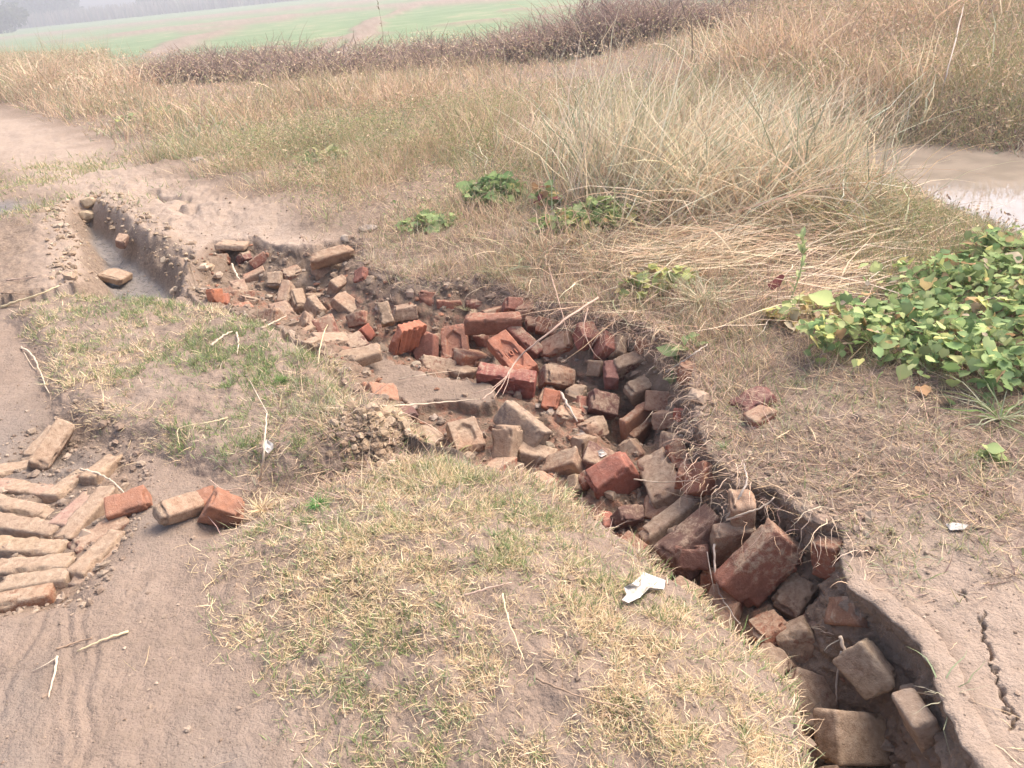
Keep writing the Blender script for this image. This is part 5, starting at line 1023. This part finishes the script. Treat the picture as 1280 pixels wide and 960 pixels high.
# ------------------------------------------------------------ white scraps
t = NT('white_scrap'); c = t.coord(); SCRAP = t.fin(t.mix(t.ramp(t.noise(c, 60, 4), [(.4, 0), (.65, 1)]), (.60, .56, .51), (.44, .39, .34)), .7, t.bump(t.noise(c, 90, 3), .6, .004))
def scrap(name, pix, lab, lift=.02, cat='plastic scrap', crump=.0055, mat=None):
    g = np.array([P(a, b, G(a, b)[2]+lift) for a, b in pix]); c = g.mean(0); n = len(g)
    R = [c]; ring = [g*(1-k)+c*k for k in (0, .33, .66)]; V = np.vstack(ring+[c[None]]); V = V-c; V[:, 2] += rng.normal(size=len(V))*crump
    i = np.arange(n); Fq = np.vstack([np.stack([i+r*n, (i+1) % n+r*n, (i+1) % n+(r+1)*n, i+(r+1)*n], 1) for r in (0, 1)]); Ft = np.stack([i+2*n, (i+1) % n+2*n, np.full(n, 3*n)], 1)
    o = mesh_obj(name, V, [Fq, Ft], mat or SCRAP, smooth=False); o.location = c
    s = o.modifiers.new('s', 'SOLIDIFY'); s.thickness = .0012; return tag(o, lab, cat)
scrap('plastic_scrap', [(777,752),(783,744),(780,735),(790,732),(798,726),(803,713),(815,719),(832,727),(830,737),(812,738),(800,746),(785,752)], 'torn white plastic scrap lying on the turf edge of the mound', .025)
scrap('white_chip', [(329,556),(334,552),(342,556),(342,562),(335,566),(330,563)], 'small white chip on the turf beside the upright pale stem', .02, 'chip', .003)
scrap('white_chip', [(742,566),(752,562),(759,567),(752,571)], 'tiny white chip on the stones in the pile centre', .05, 'chip', .003)
scrap('white_chip', [(1182,655),(1192,653),(1211,657),(1205,662),(1188,662)], 'thin white scrap on the litter below the vine patch', .01, 'chip', .003)
scrap('dead_leaf', [(1210,195),(1222,192),(1235,196),(1226,202),(1212,201)], 'cream leaf floating near the far side of the pond', .01, 'leaf', .01)
scrap('dead_leaf', [(1143,203),(1155,201),(1163,204),(1155,208)], 'smaller cream leaf floating left of the other in the pond', .01, 'leaf', .01)
c = G(970, 372); V, Fq, Cc = leaf_mesh_arrays(np.array([[0, 0, .05]]), np.array([1.2]), np.array([-.35]), np.array([.085]), np.array([[.20, .07, .065]])); o = mesh_obj('dead_leaf', V, Fq, LEAF, attrs=dict(col=Cc), smooth=True); o.location = c
tag(o, 'dark maroon dead leaf beside the milky green herb', 'leaf')
# ------------------------------------------------------------ far away: trees, cane field, field banks, haze
def tree(px, py_base, dist, hgt, wid, nleaf, lab, lobes=6, col=((.09, .12, .08), (.11, .14, .09), (.07, .10, .07))):
    d = ray(px, py_base); k = dist/math.hypot(d[0], d[1]); c = np.array([d[0]*k, d[1]*k, -1.2]); root = bpy.data.objects.new('tree', None); COL.objects.link(root); root.location = c; tag(root, lab, 'tree')
    tube('trunk', [(0, 0, 0), (.1, 0, hgt*.25), (-.1, .1, hgt*.5), (.1, 0, hgt*.8)], [.35, .28, .2, .06], STEM, root, (.12, .09, .07), 8)
    C = []
    for i in range(lobes):
        a = i*2.4; C.append((math.cos(a)*wid*.33*rng.uniform(.4, 1), math.sin(a)*wid*.33, hgt*rng.uniform(.35, .8), wid*rng.uniform(.18, .28)))
    C = np.array(C); k = rng.integers(0, lobes, nleaf); u = rng.normal(size=(nleaf, 3)); u /= np.linalg.norm(u, axis=1, keepdims=True); rr = rng.random(nleaf)[:, None]**.4
    Q = C[k, :3]+u*rr*C[k, 3:4]*np.array([1, 1, .75])*(1+.3*np.sin(u[:, :1]*7)); Q[:, 2] = np.maximum(Q[:, 2], .2)
    V, Fq, Cc = leaf_mesh_arrays(Q, U(0, 6.283, nleaf), U(-1, 1.4, nleaf), U(.3, .7, nleaf)*max(1, dist/160), pick(col, nleaf, var=.35)); mesh_obj('crown', V, Fq, LEAF, root, attrs=dict(col=Cc))
tree(58, 36, 300, 12.5, 19.0, 6000, 'biggest round dark tree on the horizon, top left', 7)
tree(4, 48, 230, 7.5, 14, 3600, 'lower pale bushy tree at the left edge of the horizon', 5, ((.10, .12, .07), (.13, .14, .08)))
tree(86, 32, 310, 8.0, 9.5, 3200, 'smaller dark tree joined to the right side of the biggest tree', 4)
tree(-14, 30, 360, 22, 30, 4200, 'far blue-grey tree behind the left edge trees', 6)
tree(188, 20, 300, 9, 9, 1200, 'tiny distant tree above the cane strip, left one', 4)
tree(208, 17, 300, 7.5, 7, 1000, 'tiny distant tree above the cane strip, right one', 4)
n = 9000; A0 = P(60, 30, -1.2); xx = np.concatenate([U(-290, 80, n)]); yy = 262+U(0, 14, n)+.05*xx
pr = blade_arrays(np.column_stack([xx, yy, np.full(n, -1.3)]), U(0, 6.283, n), U(0, .12, n), U(0, .4, n), U(3.0, 4.4, n), U(.3, .8, n), 3, pick([(.30, .26, .21), (.24, .22, .18), (.34, .30, .25)], n))
grass_obj('cane_field', [pr], 'hazy strip of tall cane along the far side of the green field', 'cane', kind='stuff')
# haze: one closed box of even thin air round the camera and the scene
hz = NT('haze'); hz.t.nodes.remove(hz.b); pv = hz.n('ShaderNodeVolumePrincipled'); pv.inputs['Color'].default_value = (.93, .94, .97, 1)
pv.inputs['Density'].default_value = .0038; pv.inputs['Anisotropy'].default_value = .2; hz.L(pv.outputs[0], hz.out.inputs['Volume'])
X0, X1, Y0, Y1, Z0, Z1 = -420, 420, -60, 420, -3.2, 16
V = np.array([(x, y, z) for z in (Z0, Z1) for y in (Y0, Y1) for x in (X0, X1)], float)
Fq = np.array([[0, 2, 3, 1], [4, 5, 7, 6], [0, 1, 5, 4], [2, 6, 7, 3], [0, 4, 6, 2], [1, 3, 7, 5]])
hb = mesh_obj('haze', V, Fq, hz.m); tag(hb, 'thin pale winter haze over the fields', 'haze', kind='stuff')
